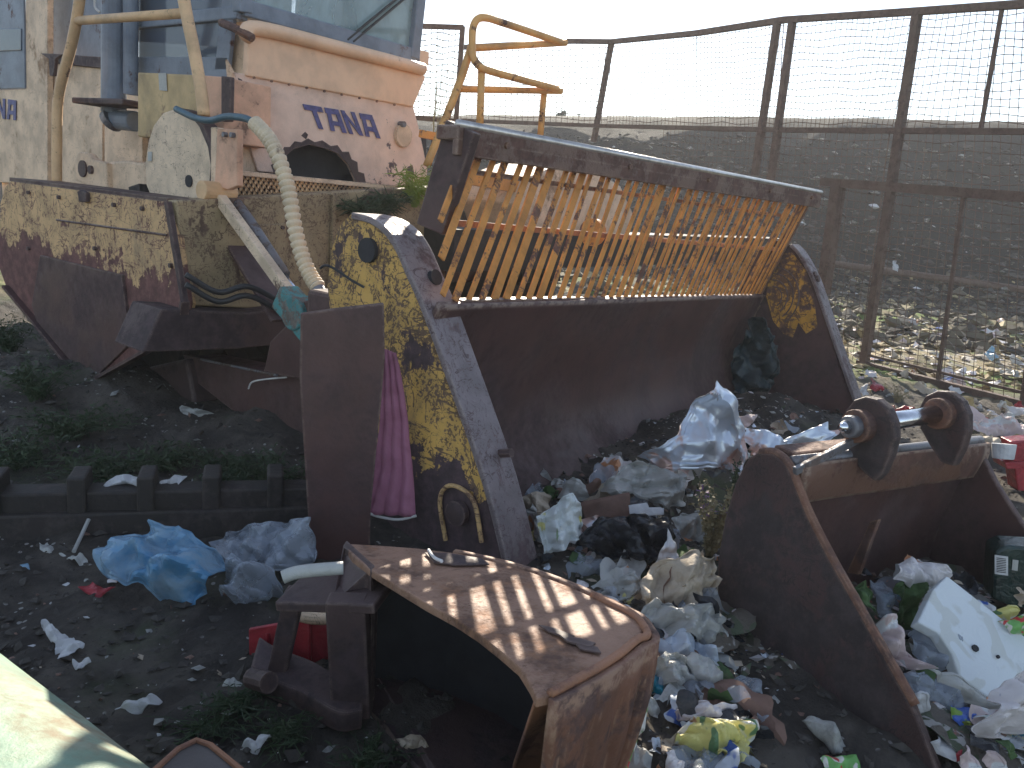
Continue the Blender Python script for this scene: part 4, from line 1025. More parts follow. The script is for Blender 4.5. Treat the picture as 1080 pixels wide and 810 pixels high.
flat('rag', [(250, 790), (262, 782), (278, 776), (287, 768), (286, 782), (272, 792), (252, 800)], 'white_cloth', 'crumpled white-blue tissue on the weeds below the bucket frame', 'tissue', seed=15, b=.025, c=.02)
flat('rag', [(62, 582), (72, 586), (92, 592), (98, 598), (82, 596), (64, 590)], 'milky_film', 'white torn film beside a stick near the cleated beam', 'rag', seed=16)
flat('rag', [(40, 573), (50, 570), (58, 578), (54, 586), (42, 582)], 'milky_film', 'pale lump of film at the far left below the beam', 'rag', seed=17)
tag(MB().tube(curve([onground(78, 584) + V((0, 0, .01)), onground(86, 572) + V((0, 0, .03)), onground(94, 562) + V((0, 0, .06))]), .008, 8).build('stick', 'milky_film', None), 'thin pale stick lying near the cleated beam', 'stick')
Lm('brown_rag', [(415, 779), (432, 774), (450, 780), (456, 790), (440, 800), (420, 796)], 'cream_paper', 'brownish crumpled paper inside the mouth of the small digger bucket', 'paper', .5, .03, .02, 16, seed=18, base=(435, 806))
Lm('sheet_scrap', [(190, 428), (200, 430), (215, 432), (235, 440), (256, 456), (240, 448), (222, 440), (192, 438)], 'milky_film', 'torn pale sheet hanging under the machine left of the push arm', 'sheet', .8, .02, .02, 14, D=4.6, seed=19)
Lm('sheet_scrap', [(230, 472), (233, 456), (248, 453), (254, 460), (244, 464), (236, 470)], 'milky_film', 'small torn scrap under the push arm', 'sheet', .8, .02, .02, 14, D=4.5, seed=20)
Lm('sheet_scrap', [(250, 468), (262, 466), (276, 478), (286, 482), (282, 486), (266, 480)], 'milky_film', 'pale twisted strip beside the torn scrap under the push arm', 'sheet', .7, .02, .02, 14, D=4.4, seed=21)
Lm('sheet_scrap', [(112, 512), (122, 502), (132, 500), (146, 506), (146, 514), (114, 514)], 'white_cloth', 'white cloth showing over the cleated beam, left of the two', 'cloth', .7, .02, .02, 14, base=(130, 514), up_=.18, seed=22)
Lm('sheet_scrap', [(168, 508), (180, 506), (186, 502), (196, 503), (192, 512), (172, 513)], 'white_cloth', 'white cloth showing over the cleated beam, right of the two', 'cloth', .7, .02, .02, 14, base=(182, 514), up_=.18, seed=23)
# inside the blade bucket
Lm('sack', [(567, 546), (585, 533), (604, 517), (613, 530), (619, 556), (604, 572), (588, 582), (573, 592), (570, 570)], 'sack_print', 'white and yellow printed sack beside the foot of the left flange', 'sack', .75, .06, .03, 11, seed=31)
Lm('plastic_scrap', [(553, 540), (562, 532), (568, 545), (570, 560), (562, 565), (556, 552)], 'milky_film', 'pale plastic scrap squeezed between left flange and printed sack', 'scrap', .7, .02, .02, 14, seed=32)
Lm('cardboard', [(612, 530), (640, 524), (664, 519), (665, 553), (640, 556), (619, 555)], 'cardboard', 'flat brown cardboard piece leaning behind the black bag', 'cardboard', .8, .01, .006, 5, seed=33, jag=.02, faceted=True)
Lm('bin_bag', [(611, 574), (622, 556), (642, 546), (668, 543), (700, 548), (712, 566), (702, 586), (684, 596), (655, 592), (630, 584)], 'black_film', 'shiny black bin bag in the mouth of the blade bucket', 'bag', .6, .10, .04, 11, seed=34)
Lm('white_card', [(663, 533), (682, 530), (684, 536), (700, 536), (700, 543), (682, 544), (664, 542)], 'white_cloth', 'bright white card strip on top of the black bin bag', 'card', .6, .006, .002, 5, seed=35, jag=.0, faceted=True, base=(690, 548), up_=.1)
Lm('foil_sheet', [(757, 401), (768, 414), (780, 440), (789, 474), (784, 503), (765, 497), (740, 490), (716, 493), (690, 493), (668, 482), (692, 466), (712, 457), (728, 430), (742, 412)], 'foil', 'large peaked sheet of silver foil propped against the blade', 'foil', .85, .05, .06, 3.5, seed=36, base=(740, 530), jag=.05)
Lm('foil_sheet', [(782, 452), (800, 452), (812, 462), (820, 470), (850, 455), (868, 446), (886, 453), (868, 466), (838, 476), (812, 484), (792, 490)], 'foil', 'strip of silver foil between the peaked sheet and the right bucket', 'foil', .6, .04, .04, 5, seed=37, base=(810, 520), up_=.1)
Lm('foil_sheet', [(776, 440), (788, 438), (800, 437), (790, 448), (782, 452)], 'pink_paper', 'small pinkish foil scrap behind the peaked sheet', 'foil', .8, .02, .02, 12, seed=38, base=(790, 510))
Lm('film_heap', [(632, 518), (650, 500), (672, 486), (700, 492), (722, 500), (724, 532), (700, 538), (668, 520), (645, 524)], 'milky_film', 'heap of grey see-through film below the foil sheet', 'film', .7, .05, .05, 9, seed=39, base=(680, 545))
Lm('film_heap', [(590, 524), (596, 508), (604, 504), (616, 512), (624, 524), (612, 528)], 'milky_film', 'rounded grey plastic piece above the printed sack', 'film', .7, .03, .02, 12, seed=40, base=(605, 545))
Lm('film_heap', [(548, 524), (566, 520), (582, 524), (580, 540), (562, 542), (552, 536)], 'cream_paper', 'brownish crumpled paper at the inner foot of the left flange', 'paper', .7, .03, .02, 12, seed=41, base=(565, 556))
Lm('film_heap', [(705, 548), (724, 538), (746, 544), (755, 560), (745, 572), (722, 570)], 'milky_film', 'dull grey film under the dry flowering plant', 'film', .6, .04, .03, 12, seed=42)
Lm('paper_bag', [(672, 632), (682, 610), (704, 590), (728, 585), (753, 588), (756, 612), (752, 634), (728, 644), (700, 646), (680, 644)], 'cream_paper', 'crumpled cream paper bag below the dry plant', 'bag', .65, .08, .035, 10, seed=43)
Lm('paper_cone', [(684, 606), (696, 580), (706, 560), (713, 572), (716, 588), (706, 602), (694, 610)], 'white_cloth', 'pointed white paper cone right of the black bin bag', 'paper', .75, .03, .015, 12, seed=44, base=(700, 618))
Lm('paper_scrap', [(634, 626), (650, 612), (668, 604), (676, 618), (662, 632), (645, 636)], 'milky_film', 'grey-white torn film left of the cream paper bag', 'film', .6, .03, .025, 13, seed=45)
Lm('plastic_sheet', [(662, 648), (690, 632), (716, 640), (748, 638), (770, 650), (773, 668), (758, 684), (735, 678), (700, 672), (672, 668)], 'milky_film', 'wide crumpled sheet of greyish film right of the small digger bucket', 'film', .5, .06, .04, 10, seed=46)
Lm('blue_wrapper', [(680, 672), (705, 667), (730, 670), (752, 684), (757, 697), (738, 702), (712, 692), (690, 688)], 'blue_pack', 'blue and white printed plastic wrapper below the greyish film', 'wrapper', .5, .04, .03, 13, seed=47)
Lm('film_heap', [(684, 700), (700, 688), (718, 692), (730, 706), (738, 722), (712, 728), (694, 722)], 'milky_film', 'dull film lump between blue wrapper and teal plastic', 'film', .5, .04, .03, 13, seed=48)
Lm('bottle', [(722, 696), (728, 687), (738, 690), (756, 704), (763, 714), (758, 727), (746, 728), (732, 714)], 'milky_film', 'crushed whitish plastic bottle beside the blue wrapper', 'bottle', .45, .045, .012, 16, seed=49, up_=.02, solid=True)
Lm('teal_plastic', [(670, 706), (682, 702), (696, 714), (706, 726), (702, 736), (686, 734), (672, 722)], 'teal_film', 'teal blue plastic piece against the side of the small digger bucket', 'plastic', .5, .03, .02, 14, seed=50)
Lm('film_heap', [(668, 728), (684, 736), (698, 748), (694, 760), (680, 752), (668, 744)], 'milky_film', 'crumpled film right below the teal plastic', 'film', .5, .03, .025, 14, seed=51)
Lm('food_packaging', [(710, 776), (722, 768), (742, 748), (764, 752), (786, 752), (803, 768), (796, 784), (780, 794), (752, 800), (735, 812), (716, 800)], 'yellow_pack', 'yellow and white food packaging lit by the sun at the bottom', 'packaging', .4, .05, .04, 11, seed=52)
Lm('paper_scrap', [(708, 752), (716, 746), (735, 744), (760, 748), (778, 742), (770, 756), (744, 760), (722, 764)], 'white_pack', 'white paper strip above the yellow packaging', 'paper', .4, .03, .02, 14, seed=53)
Lm('wrapper', [(655, 812), (661, 780), (668, 758), (681, 742), (682, 750), (675, 774), (664, 796), (660, 815)], 'green_pack', 'narrow green and red wrapper standing at the bottom edge of the digger bucket', 'wrapper', .7, .01, .008, 12, seed=54, up_=.03)
Lm('stone_slab', [(843, 758), (850, 753), (860, 756), (884, 774), (894, 790), (890, 798), (878, 795), (858, 774)], 'stone', 'pale elongated stone in front of the open bucket', 'stone', .4, .04, .014, 14, seed=55, jag=.15, solid=True)
Lm('wrapper', [(864, 800), (880, 799), (903, 797), (910, 815), (870, 815)], 'green_pack', 'green printed wrapper at the bottom edge below the pale stone', 'wrapper', .4, .02, .01, 14, seed=56)
Lm('paper_scrap', [(700, 795), (710, 790), (722, 806), (716, 816), (702, 814)], 'white_pack', 'pale brown scrap left of the yellow packaging', 'scrap', .4, .02, .02, 14, seed=57)
# inside the open bucket on the right: heap carrying its own pieces
RBase = Q0 + QD * .25 + QA * .1
def rlump(name, px, mat, label, cat, tilt=.55, bulge=.05, crease=.025, freq=11, off=.5, seed=0, **k):
    cx = sum(p[0] for p in px) / len(px); by = max(p[1] for p in px)
    B = rq(cx, by, off - .10); D_ = (B - CAM).dot(CF)
    return Lm(name, px, mat, label, cat, tilt, bulge, crease, freq, D=D_, seed=seed, **k)
hv, hf = [], []; hn = 26
for i in range(hn + 1):
    for j in range(hn + 1):
        p = Q0 + QD * (-.12 + 1.9 * j / hn) + QA * (.05 + (RBW - .07) * i / hn)
        z = .0 + .05 * math.sin(math.pi * min(1, j / hn * 1.2)) + .10 * i / hn + .06 * noise.noise(p * 5) + .04 * noise.noise(p * 14)
        hv.append(V((p.x, p.y, z)))
for i in range(hn):
    for j in range(hn): a = i * (hn + 1) + j; hf.append((a, a + 1, a + hn + 2, a + hn + 1))
printed('mixed_waste', (.13, .11, .09), [((.40, .38, .36), .60), ((.08, .10, .06), .56), ((.30, .12, .10), .70)], .7, 12, 1.)
tag(mk('waste_heap', hv, hf, 'mixed_waste', None, True), 'tangled heap of fine waste filling the open bucket', 'waste', kind='stuff')
rlump('tissue', [(940, 612), (944, 596), (960, 580), (972, 586), (990, 598), (1002, 606), (990, 618), (962, 620)], 'white_pack', 'crumpled white tissue bag at the back of the open bucket heap', 'tissue', off=.62, seed=61)
rlump('green_cloth', [(938, 618), (960, 615), (985, 617), (978, 640), (966, 665), (948, 655), (944, 636)], 'green_cloth', 'dark green cloth left of the polystyrene board', 'cloth', off=.55, seed=62, crease=.04)
rlump('green_cloth', [(895, 622), (915, 612), (925, 626), (920, 648), (905, 640)], 'green_cloth', 'dull green rag in the corner behind the bucket side', 'rag', off=.3, seed=63)
rlump('film_piece', [(920, 612), (935, 610), (948, 626), (944, 660), (926, 650)], 'clear_film', 'grey clear film between the two green cloths', 'film', off=.5, seed=64)
rlump('film_piece', [(960, 670), (975, 655), (998, 652), (1006, 676), (1013, 702), (990, 708), (968, 704)], 'clear_film', 'clear crumpled bag in front of the polystyrene board', 'bag', off=.42, seed=65)
rlump('pink_paper', [(918, 672), (923, 655), (944, 652), (950, 672), (964, 690), (975, 706), (950, 706), (930, 694)], 'pink_paper', 'pinkish white crumpled paper along the edge of the bucket side', 'paper', off=.25, seed=66, crease=.04)
rlump('film_piece', [(950, 712), (985, 706), (1012, 722), (1030, 742), (1010, 760), (978, 752), (958, 734)], 'clear_film', 'grey film sheet below the polystyrene board', 'film', off=.3, seed=67)
rlump('white_strip', [(975, 706), (1000, 712), (1040, 740), (1050, 746), (1036, 750), (1004, 728)], 'milky_film', 'narrow white plastic strip across the grey film', 'strip', off=.27, seed=68, bulge=.012)
rlump('blue_wrapper', [(1003, 756), (1008, 744), (1028, 746), (1036, 754), (1024, 760), (1010, 764)], 'blue_green_bit', 'small blue wrapper above the lime green one', 'wrapper', off=.3, seed=69, bulge=.02)
rlump('lime_wrapper', [(1000, 764), (1008, 760), (1024, 764), (1026, 774), (1008, 777), (1000, 772)], 'leaf_bright', 'small lime green wrapper below the blue one', 'wrapper', off=.28, seed=70, bulge=.02)
rlump('paper_bundle', [(1032, 768), (1046, 742), (1060, 720), (1084, 700), (1100, 740), (1090, 772), (1060, 780), (1040, 778)], 'white_pack', 'crumpled white and orange bundle at the right edge', 'paper', off=.22, seed=71, bulge=.07, crease=.04)
rlump('white_bag', [(974, 782), (984, 776), (1002, 780), (1010, 794), (1004, 806), (990, 800)], 'white_cloth', 'small white bag below the grey film', 'bag', off=.16, seed=72, bulge=.03)
rlump('red_scrap', [(1006, 798), (1014, 788), (1022, 796), (1030, 812), (1014, 814)], 'pink_paper', 'pale paper with red edge at the bottom right', 'scrap', off=.12, seed=73, bulge=.02)
rlump('red_scrap', [(1008, 796), (1016, 790), (1018, 800), (1012, 804)], 'red_plastic', 'tiny red scrap at the bottom right', 'scrap', off=.11, seed=74, bulge=.02)
rlump('yellow_scrap', [(1044, 648), (1056, 641), (1070, 644), (1066, 652), (1050, 656)], 'yellow_pack', 'small yellow wrapper at the right edge above the board', 'wrapper', off=.75, seed=75, bulge=.02)
rlump('white_bag', [(1028, 636), (1040, 632), (1050, 640), (1044, 650), (1034, 648)], 'white_cloth', 'small white piece behind the polystyrene board', 'scrap', off=.8, seed=76, bulge=.02)
rlump('green_cloth', [(1056, 656), (1075, 650), (1095, 656), (1095, 672), (1070, 668)], 'green_pack', 'green and pale wrapper at the right edge beyond the board', 'wrapper', off=.7, seed=77, bulge=.03)
for k, (x, y, mt, lb) in enumerate(((905, 668, 'white_pack', 'narrow white sliver along the middle of the bucket side edge'), (942, 722, 'white_pack', 'narrow white sliver lower along the bucket side edge'), (962, 740, 'white_cloth', 'white sliver lowest along the bucket side edge'), (1045, 700, 'cream_paper', None), (960, 770, 'cardboard', 'brown scrap in the lower front of the open bucket'), (1060, 790, 'green_cloth', 'dark green scrap in the bottom right corner'), (1040, 800, 'pink_paper', 'pinkish scrap near the bottom right corner'), (915, 600, 'red_plastic', None))):
    if lb is None: continue
    rlump('paper_scrap', [(x - 10, y - 8), (x + 4, y - 9), (x + 14, y + 8), (x + 4, y + 12), (x - 6, y + 2)], mt, lb, 'scrap', off=.16, seed=90 + k, bulge=.012)
# polystyrene board: a real slab
bN = (V((0, 0, 1)) * .62 + (-GX) * .5 + (-GL) * .1).normalized(); bC = rq(1020, 680, .40)
bp = [atP(x, y, bC, bN) for x, y in [(999, 607), (1082, 672), (1110, 690), (1086, 712), (1074, 710), (1062, 728), (1046, 738), (1012, 714), (1004, 690), (990, 668), (968, 656), (984, 622)]]
sb = MB().prism(bp, -bN * .05).build('polystyrene_board', 'styrofoam', None, bevel=.006)
tag(sb, 'big broken white polystyrene board sticking out of the open bucket', 'board')
MB().disc(atP(1028, 684, bC, bN), bN, .012, .012, 8).build('hole', 'interior_dark', sb); MB().disc(atP(1052, 693, bC, bN), bN, .006, .012, 8).build('hole', 'interior_dark', sb)
# the tangle of sheets and wrappings under and between the bigger pieces
def tangle(name, boxes, n, size, mats, label, cat, place, sd=1, rise=.05):
    r = random.Random(sd); vs, fs, mi = [], [], []; M_ = 13
    for _ in range(n):
        bx = r.choices(boxes, [b[4] for b in boxes])[0]
        c = place(r.uniform(bx[0], bx[2]), r.uniform(bx[1], bx[3])) + V((0, 0, r.uniform(0, rise)))
        N = (V((0, 0, 1)) * r.uniform(.3, 1) - GX * r.uniform(.0, .8) + V((r.gauss(0, .3), r.gauss(0, .3), 0))).normalized()
        a = N.cross(V((r.gauss(0, 1), r.gauss(0, 1), r.gauss(0, 1)))).normalized(); b = N.cross(a)
        s_ = size[0] * (size[1] / size[0]) ** (r.random() ** 1.4); ar = r.uniform(.35, 1)
        F_ = [(a * math.cos(t) + b * math.sin(t), f) for t, f in ((r.uniform(0, 3.1), 1 / s_ * r.uniform(.5, 2.5)) for _ in range(5))]; o3 = V((r.random() * 50, 0, 0)); k0 = len(vs); amp = r.uniform(.25, .6)
        for i in range(M_):
            for j in range(M_):
                u_, v_ = i / (M_ - 1) * 2 - 1, j / (M_ - 1) * 2 - 1
                e = 1 + .35 * noise.noise(V((u_ * 1.5, v_ * 1.5, _ * 3.1)))
                # round the square a little, tear its rim
                q = a * (u_ * s_ * .5 * e * math.sqrt(1 - v_ * v_ * .35)) + b * (v_ * s_ * .5 * ar * e * math.sqrt(1 - u_ * u_ * .35))
                h = sum((abs(((q.dot(d) * f + noise.noise(q / s_ * 1.5 + o3)) % 1) * 2 - 1) - .5) / (f * s_) for d, f in F_) * s_ * .16 * amp * 2
                h += s_ * .22 * noise.noise(q / s_ * 2.2 + o3)
                vs.append(c + q + N * h)
        for i in range(M_ - 1):
            for j in range(M_ - 1): z = k0 + i * M_ + j; fs.append((z, z + 1, z + M_ + 1, z + M_))
        mi += [r.choices(range(len(mats)), [m[1] for m in mats])[0]] * (M_ - 1) ** 2
    o = mk(name, vs, fs, mats[0][0], None)
    for m_ in mats[1:]: o.data.materials.append(MATS[m_[0]])
    o.data.polygons.foreach_set('material_index', mi); smooth_on(o, 28); return tag(o, label, cat, kind='stuff')
TM = [('milky_film', 5), ('clear_film', 3.5), ('cream_paper', 2.2), ('white_pack', 1.6), ('cardboard', 2.2), ('black_film', 1.6), ('blue_pack', .5), ('sack_print', .7), ('foil', .5), ('green_cloth', .5), ('pink_paper', .8), ('mixed_waste', 1.5), ('teal_film', .3), ('yellow_pack', .3)]
tangle('tangled_waste', [(560, 500, 700, 560, 3), (640, 560, 775, 660, 5), (670, 650, 770, 740, 5), (665, 730, 800, 812, 4), (640, 470, 830, 520, 3), (780, 440, 880, 480, 2), (560, 560, 660, 610, 2)], 270, (.06, .30), TM,
       'tangled sheets, film and wrappings heaped between the two buckets', 'waste', lambda x, y: onground(x, y) + V((0, 0, -.025)), 3, .035)
tangle('tangled_fill', [(905, 595, 975, 680, 4), (930, 670, 1000, 810, 5), (1000, 745, 1080, 812, 5), (1010, 600, 1080, 640, 1)], 120, (.06, .24), TM, 'tangled wrappings and film filling the open bucket', 'waste', lambda x, y: rq(x, y, .30 + .55 * max(0, (740 - y) / 160)) + V((0, 0, -.05)), 4, .02)
tangle('field_sheets', [(905, 390, 1080, 420, 3), (1000, 425, 1080, 470, 5), (930, 330, 1080, 385, 3)], 120, (.06, .34), [('cream_paper', 3), ('white_pack', 2), ('milky_film', 2), ('pink_paper', 1.5), ('hay', 2), ('red_plastic', .3)],
       'pale sheets and rags strewn at the fence foot and in the field', 'litter', lambda x, y: onground(x, y), 5, .03)
# dark bottle with printed label
bo = thing('bottle_crate', 'dark green container with a white striped label inside the open bucket at the right edge', 'container', rq(1075, 640, .95))
kN = (-GX * .9 + GL * .2).normalized(); kC = rq(1072, 636, .95)
def kq(x, y, o_=0): return atP(x, y, kC + kN * o_, kN)
MB().prism([kq(1050, 582), (kq(1062, 576)), kq(1120, 580), kq(1120, 646), kq(1070, 642), kq(1046, 632)], -kN * .12).build('container_body', 'green_glass', bo, bevel=.012)
MB().prism([kq(1049, 585, .003), kq(1063, 587, .003), kq(1063, 607, .003), kq(1049, 605, .003)], kN * .002).build('label', 'white_cloth', bo)
for k in range(9): MB().prism([kq(1051, 588 + 1.8 * k, .006), kq(1061, 589.3 + 1.8 * k, .006), kq(1061, 590.0 + 1.8 * k, .006), kq(1051, 588.8 + 1.8 * k, .006)], kN * .001).build('label_line', 'interior_dark', bo)
MB().prism([kq(1068, 590, .003), kq(1074, 591, .003), kq(1073, 602, .003), kq(1067, 601, .003)], kN * .002).build('label', 'milky_film', bo)
# things behind the right bucket
cr = thing('red_crate', 'bright red plastic crate behind the open bucket at the right edge', 'crate', onground(1085, 520))
cD = (onground(1080, 520) - CAM).dot(CF); cP = atD(1085, 505, cD); 
def cq(x, y, o_=0): return atP(x, y, cP - GX * o_, -GX)
MB().prism([cq(1066, 466), cq(1110, 462), cq(1112, 520), cq(1074, 518)], GX * .12).build('crate_body', 'red_plastic', cr, bevel=.01)
MB().prism([cq(1060, 488, .02), cq(1112, 486, .02), cq(1112, 493, .02), cq(1062, 495, .02)], GX * .15).build('rim', 'red_plastic', cr, bevel=.006)
o = MB().tube([atD(1058, 484, cD - .05), atD(1059, 468, cD - .05)], [.06, .07], 18).build('white_pot', 'white_cloth', None, bevel=.004); tag(o, 'small white pot left of the red crate at the right edge', 'pot')
for k, (px, mt, lb, up0) in enumerate((
    ([(1020, 446), (1040, 440), (1070, 442), (1084, 450), (1084, 462), (1050, 460), (1028, 456)], 'pink_paper', 'pale sunlit sheets behind the open bucket, nearest the red crate', 0),
    ([(1024, 458), (1050, 458), (1062, 466), (1050, 472), (1030, 468)], 'cream_paper', 'cream paper left of the white pot', 0),
    ([(905, 412), (912, 408), (918, 416), (908, 420)], 'white_cloth', 'small white scrap at the foot of the right flange', 0),
    ([(940, 430), (956, 427), (965, 434), (948, 436)], 'red_plastic', 'small red scrap between the two bucket ears', 0),
    ([(1040, 372), (1044, 366), (1050, 370), (1052, 378), (1044, 382)], 'blue_film', 'blue bag lying in the field behind the fence', 0),
    ([(1062, 428), (1084, 432), (1084, 440), (1066, 438)], 'white_pack', 'white sheet below the fence rail at the right edge', 0))):
    Lm('litter_piece', px, mt, lb, 'litter', .5, .03, .03, 9, seed=110 + k, up_=up0)
o = Lm('caught_bag', [(941, 275), (946, 274), (949, 281), (946, 287), (941, 284)], 'white_cloth', 'white scrap of bag caught in the fence wire', 'bag', .9, .02, .02, 12, seed=130, D=(fp(945, 280) - CAM).dot(CF))
# dark cloth hanging in the right corner of the blade bucket
Lm('dark_tarp', [(800, 334), (812, 344), (818, 372), (815, 400), (806, 440), (786, 452), (768, 420), (772, 384), (786, 352)], 'dark_teal_film', 'dark blue-green sheet hanging in the right corner of the blade bucket', 'sheet', .95, .03, .06, 5, seed=140, D=(atX(810, 400, WX - .15) - CAM).dot(CF) - .1)

# ------------------------------------------------------------------ fine waste, stones, clods: nobody could count these
rg = random.Random(11)
def scatter(name, n, area, size, mats, label, cat, lift=0., flatk=.5, sd=1):
    r = random.Random(sd); vs, fs, mi = [], [], []
    oct_ = [(0, 1, 2), (0, 2, 3), (0, 3, 4), (0, 4, 1), (5, 2, 1), (5, 3, 2), (5, 4, 3), (5, 1, 4)]
    for _ in range(n):
        x, y = area(r); z = gh(x, y); s_ = size[0] * (size[1] / size[0]) ** (r.random() ** 2.2)
        ax = V((r.gauss(0, 1), r.gauss(0, 1), r.gauss(0, .35))).normalized(); bx = ax.cross(V((0, 0, 1))).normalized(); cz = bx.cross(ax)
        f = flatk * r.uniform(.3, 1); k = len(vs); c = V((x, y, z + s_ * f * .4 + lift))
        e = r.uniform(.4, 1)
        vs += [c + cz * s_ * f + bx * r.uniform(-.3, .3) * s_, c + ax * s_ * r.uniform(.7, 1.2), c + bx * s_ * e, c - ax * s_ * r.uniform(.7, 1.2), c - bx * s_ * e * r.uniform(.6, 1.2), c - cz * s_ * f]
        fs += [tuple(i + k for i in t) for t in oct_]; m_ = r.choices(range(len(mats)), [m[1] for m in mats])[0]; mi += [m_] * 8
    o = mk(name, vs, fs, mats[0][0], None); 
    for m_ in mats[1:]: o.data.materials.append(MATS[m_[0]])
    o.data.polygons.foreach_set('material_index', mi); return tag(o, label, cat, kind='stuff')
simple('clod', (.075, .066, .058), .95, 0, .4, 20, .6)
simple('clod_far', (.13, .11, .075), .95, 0, .5, 3, .6)
def near_area(r):
    s_ = r.uniform(1.3, 6.5); l = r.uniform(-.75, .75) * s_; return CAM.x + GX.x * s_ + GL.x * l, CAM.y + GX.y * s_ + GL.y * l
scatter('soil_clods', 16000, near_area, (.004, .035), [('clod', 9), ('stone', .5), ('cardboard', .5)], 'dark crumbly clods and gravel over the whole yard', 'soil')
def rb_area(r):
    p = Q0 + QD * r.uniform(-.05, 1.3) + QA * r.uniform(.08, RBW - .05); return p.x, p.y
scatter('heap_bits', 900, rb_area, (.012, .06), [('mixed_waste', 4), ('milky_film', 2), ('white_pack', 1.5), ('cardboard', 2), ('black_film', 2), ('green_cloth', 1), ('pink_paper', .8), ('yellow_pack', .3)], 'small bits of packaging mixed through the open bucket heap', 'waste', .06, .5, 15)
def trash_area(r):
    while True:
        hx, hy, a, rr = r.choice([(1.25, .15, 1, .7), (2.2, .3, 1, .75), (3.2, .3, 1, .7), (.75, -.35, 1, .45), (.25, -.5, 1, .35), (.0, -.8, 1, .3)])
        x, y = r.gauss(hx, rr * .55), r.gauss(hy, rr * .5)
        if -.1 < y < .75 or (x < 1.3 and y > -1.1 and y < .7 and x > -.3): return x, y
scatter('loose_waste', 1500, trash_area, (.008, .045), [('mixed_waste', 5), ('milky_film', 1.6), ('cream_paper', 1.5), ('white_pack', 1.), ('cardboard', 1.5), ('black_film', 1.2), ('blue_pack', .3), ('foil', .4)], 'small mixed waste spread through the mouth of the blade bucket', 'waste', .0, .35, 5)
def field_area(r):
    s_ = r.uniform(8.6, 14); l = r.uniform(-.72, .15) * s_; return CAM.x + GX.x * s_ + GL.x * l, CAM.y + GX.y * s_ + GL.y * l
scatter('field_litter', 3800, field_area, (.02, .16), [('clod_far', 2), ('cream_paper', 3), ('white_pack', 2), ('hay', 3), ('pink_paper', 1), ('blue_pack', .3)], 'pale trampled litter and straw in the field behind the fence', 'litter', 0, .4, 6)
def field2(r):
    s_ = r.uniform(11, 21); l = r.uniform(-.72, .15) * s_; return CAM.x + GX.x * s_ + GL.x * l, CAM.y + GX.y * s_ + GL.y * l
scatter('field_clods', 5000, field2, (.04, .26), [('clod_far', 6), ('clod', 3), ('hay', 1)], 'broken clods of earth across the field beyond the fence', 'soil', 0, .6, 7)
def hill_area(r):
    s_ = r.uniform(19, 27.5); l = r.uniform(-.75, .4) * s_; return CAM.x + GX.x * s_ + GL.x * l, CAM.y + GX.y * s_ + GL.y * l
scatter('bank_waste', 6000, hill_area, (.04, .22), [('clod', 9), ('mixed_waste', 2), ('white_cloth', .09)], 'dark lumps and scraps over the waste bank', 'waste', 0, .6, 8)
def frag_area(r):
    s_ = r.uniform(1.6, 4); l = r.uniform(-.1, .75) * s_; return CAM.x + GX.x * s_ + GL.x * l, CAM.y + GX.y * s_ + GL.y * l
scatter('litter_flecks', 260, frag_area, (.003, .018), [('white_cloth', 3), ('cream_paper', 2), ('blue_film', .3)], 'tiny pale flecks of litter on the dark soil at the left', 'litter', 0, .3, 9)

# ------------------------------------------------------------------ plants
def weed(loc, h, n, spread, mat, label, cat='weed', leaf=(.03, .008), flower=None, seed=0, name='weed', group=None, stemmat=None, per=10, thin=.0022):
    r = random.Random(seed); rt_ = thing(name, label, cat, loc, group)
    st_, lf, fl_ = MB(), MB(), MB()
    for i in range(n):
        a = r.uniform(0, 6.28); q = V((math.cos(a), math.sin(a), 0)); L_ = h * r.uniform(.55, 1.1); sp_ = spread * r.uniform(.2, 1)
        pts = [loc + q * (sp_ * .12) + V((0, 0, -.03))]
        for k in range(1, 6):
            t = k / 5; pts.append(loc + q * (sp_ * (.12 + t ** 1.5)) + V((r.gauss(0, .012), r.gauss(0, .012), L_ * t * (1 - .25 * t * sp_ / max(h, .01)))))
        st_.tube(pts, [thin * (1.3 - .9 * k / 5) for k in range(6)], 4)
        for k in range(per):
            t = r.uniform(.15, 1); f = t * 5; j = min(4, int(f)); p = pts[j].lerp(pts[j + 1], f - j)
            d = V((r.gauss(0, 1), r.gauss(0, 1), r.gauss(.3, .6))).normalized(); sd_ = d.cross(V((r.gauss(0, 1), r.gauss(0, 1), 1))).normalized()
            l_, w_ = leaf[0] * r.uniform(.5, 1.3), leaf[1] * r.uniform(.7, 1.3)
            lf.add([p, p + d * l_ * .5 + sd_ * w_, p + d * l_ + V((0, 0, -.15 * l_)), p + d * l_ * .5 - sd_ * w_], [(0, 1, 2), (0, 2, 3)])
        if flower and i % flower[1] == 0:
            for k in range(14):
                d = V((r.gauss(0, 1), r.gauss(0, 1), r.gauss(0, 1))).normalized(); p = pts[-1] + d * .012
                fl_.add([p, p + d * .02 + V((.006, 0, 0)), p + d * .022 - V((.006, 0, 0))], [(0, 1, 2)])
    st_.build('stem', stemmat or mat, rt_); lf.build('foliage', mat, rt_)
    if fl_.v: fl_.build('flower', flower[0], rt_)
    return rt_
b_ = onground(745, 588)
b_ = b_ + V((.03, .0, 0))
weed(b_, .34, 34, .12, 'leaf_dry', 'dry bushy plant with small purple flowers in front of the silver foil', 'plant', (.022, .007), ('petal_purple', 9), 3, 'flowering_plant', per=26)
b2_ = onground(775, 560)
weed(b2_, .40, 20, .08, 'leaf_dark', 'darker green stalky weed beside the dry flowering plant', 'weed', (.022, .006), None, 4, per=24)
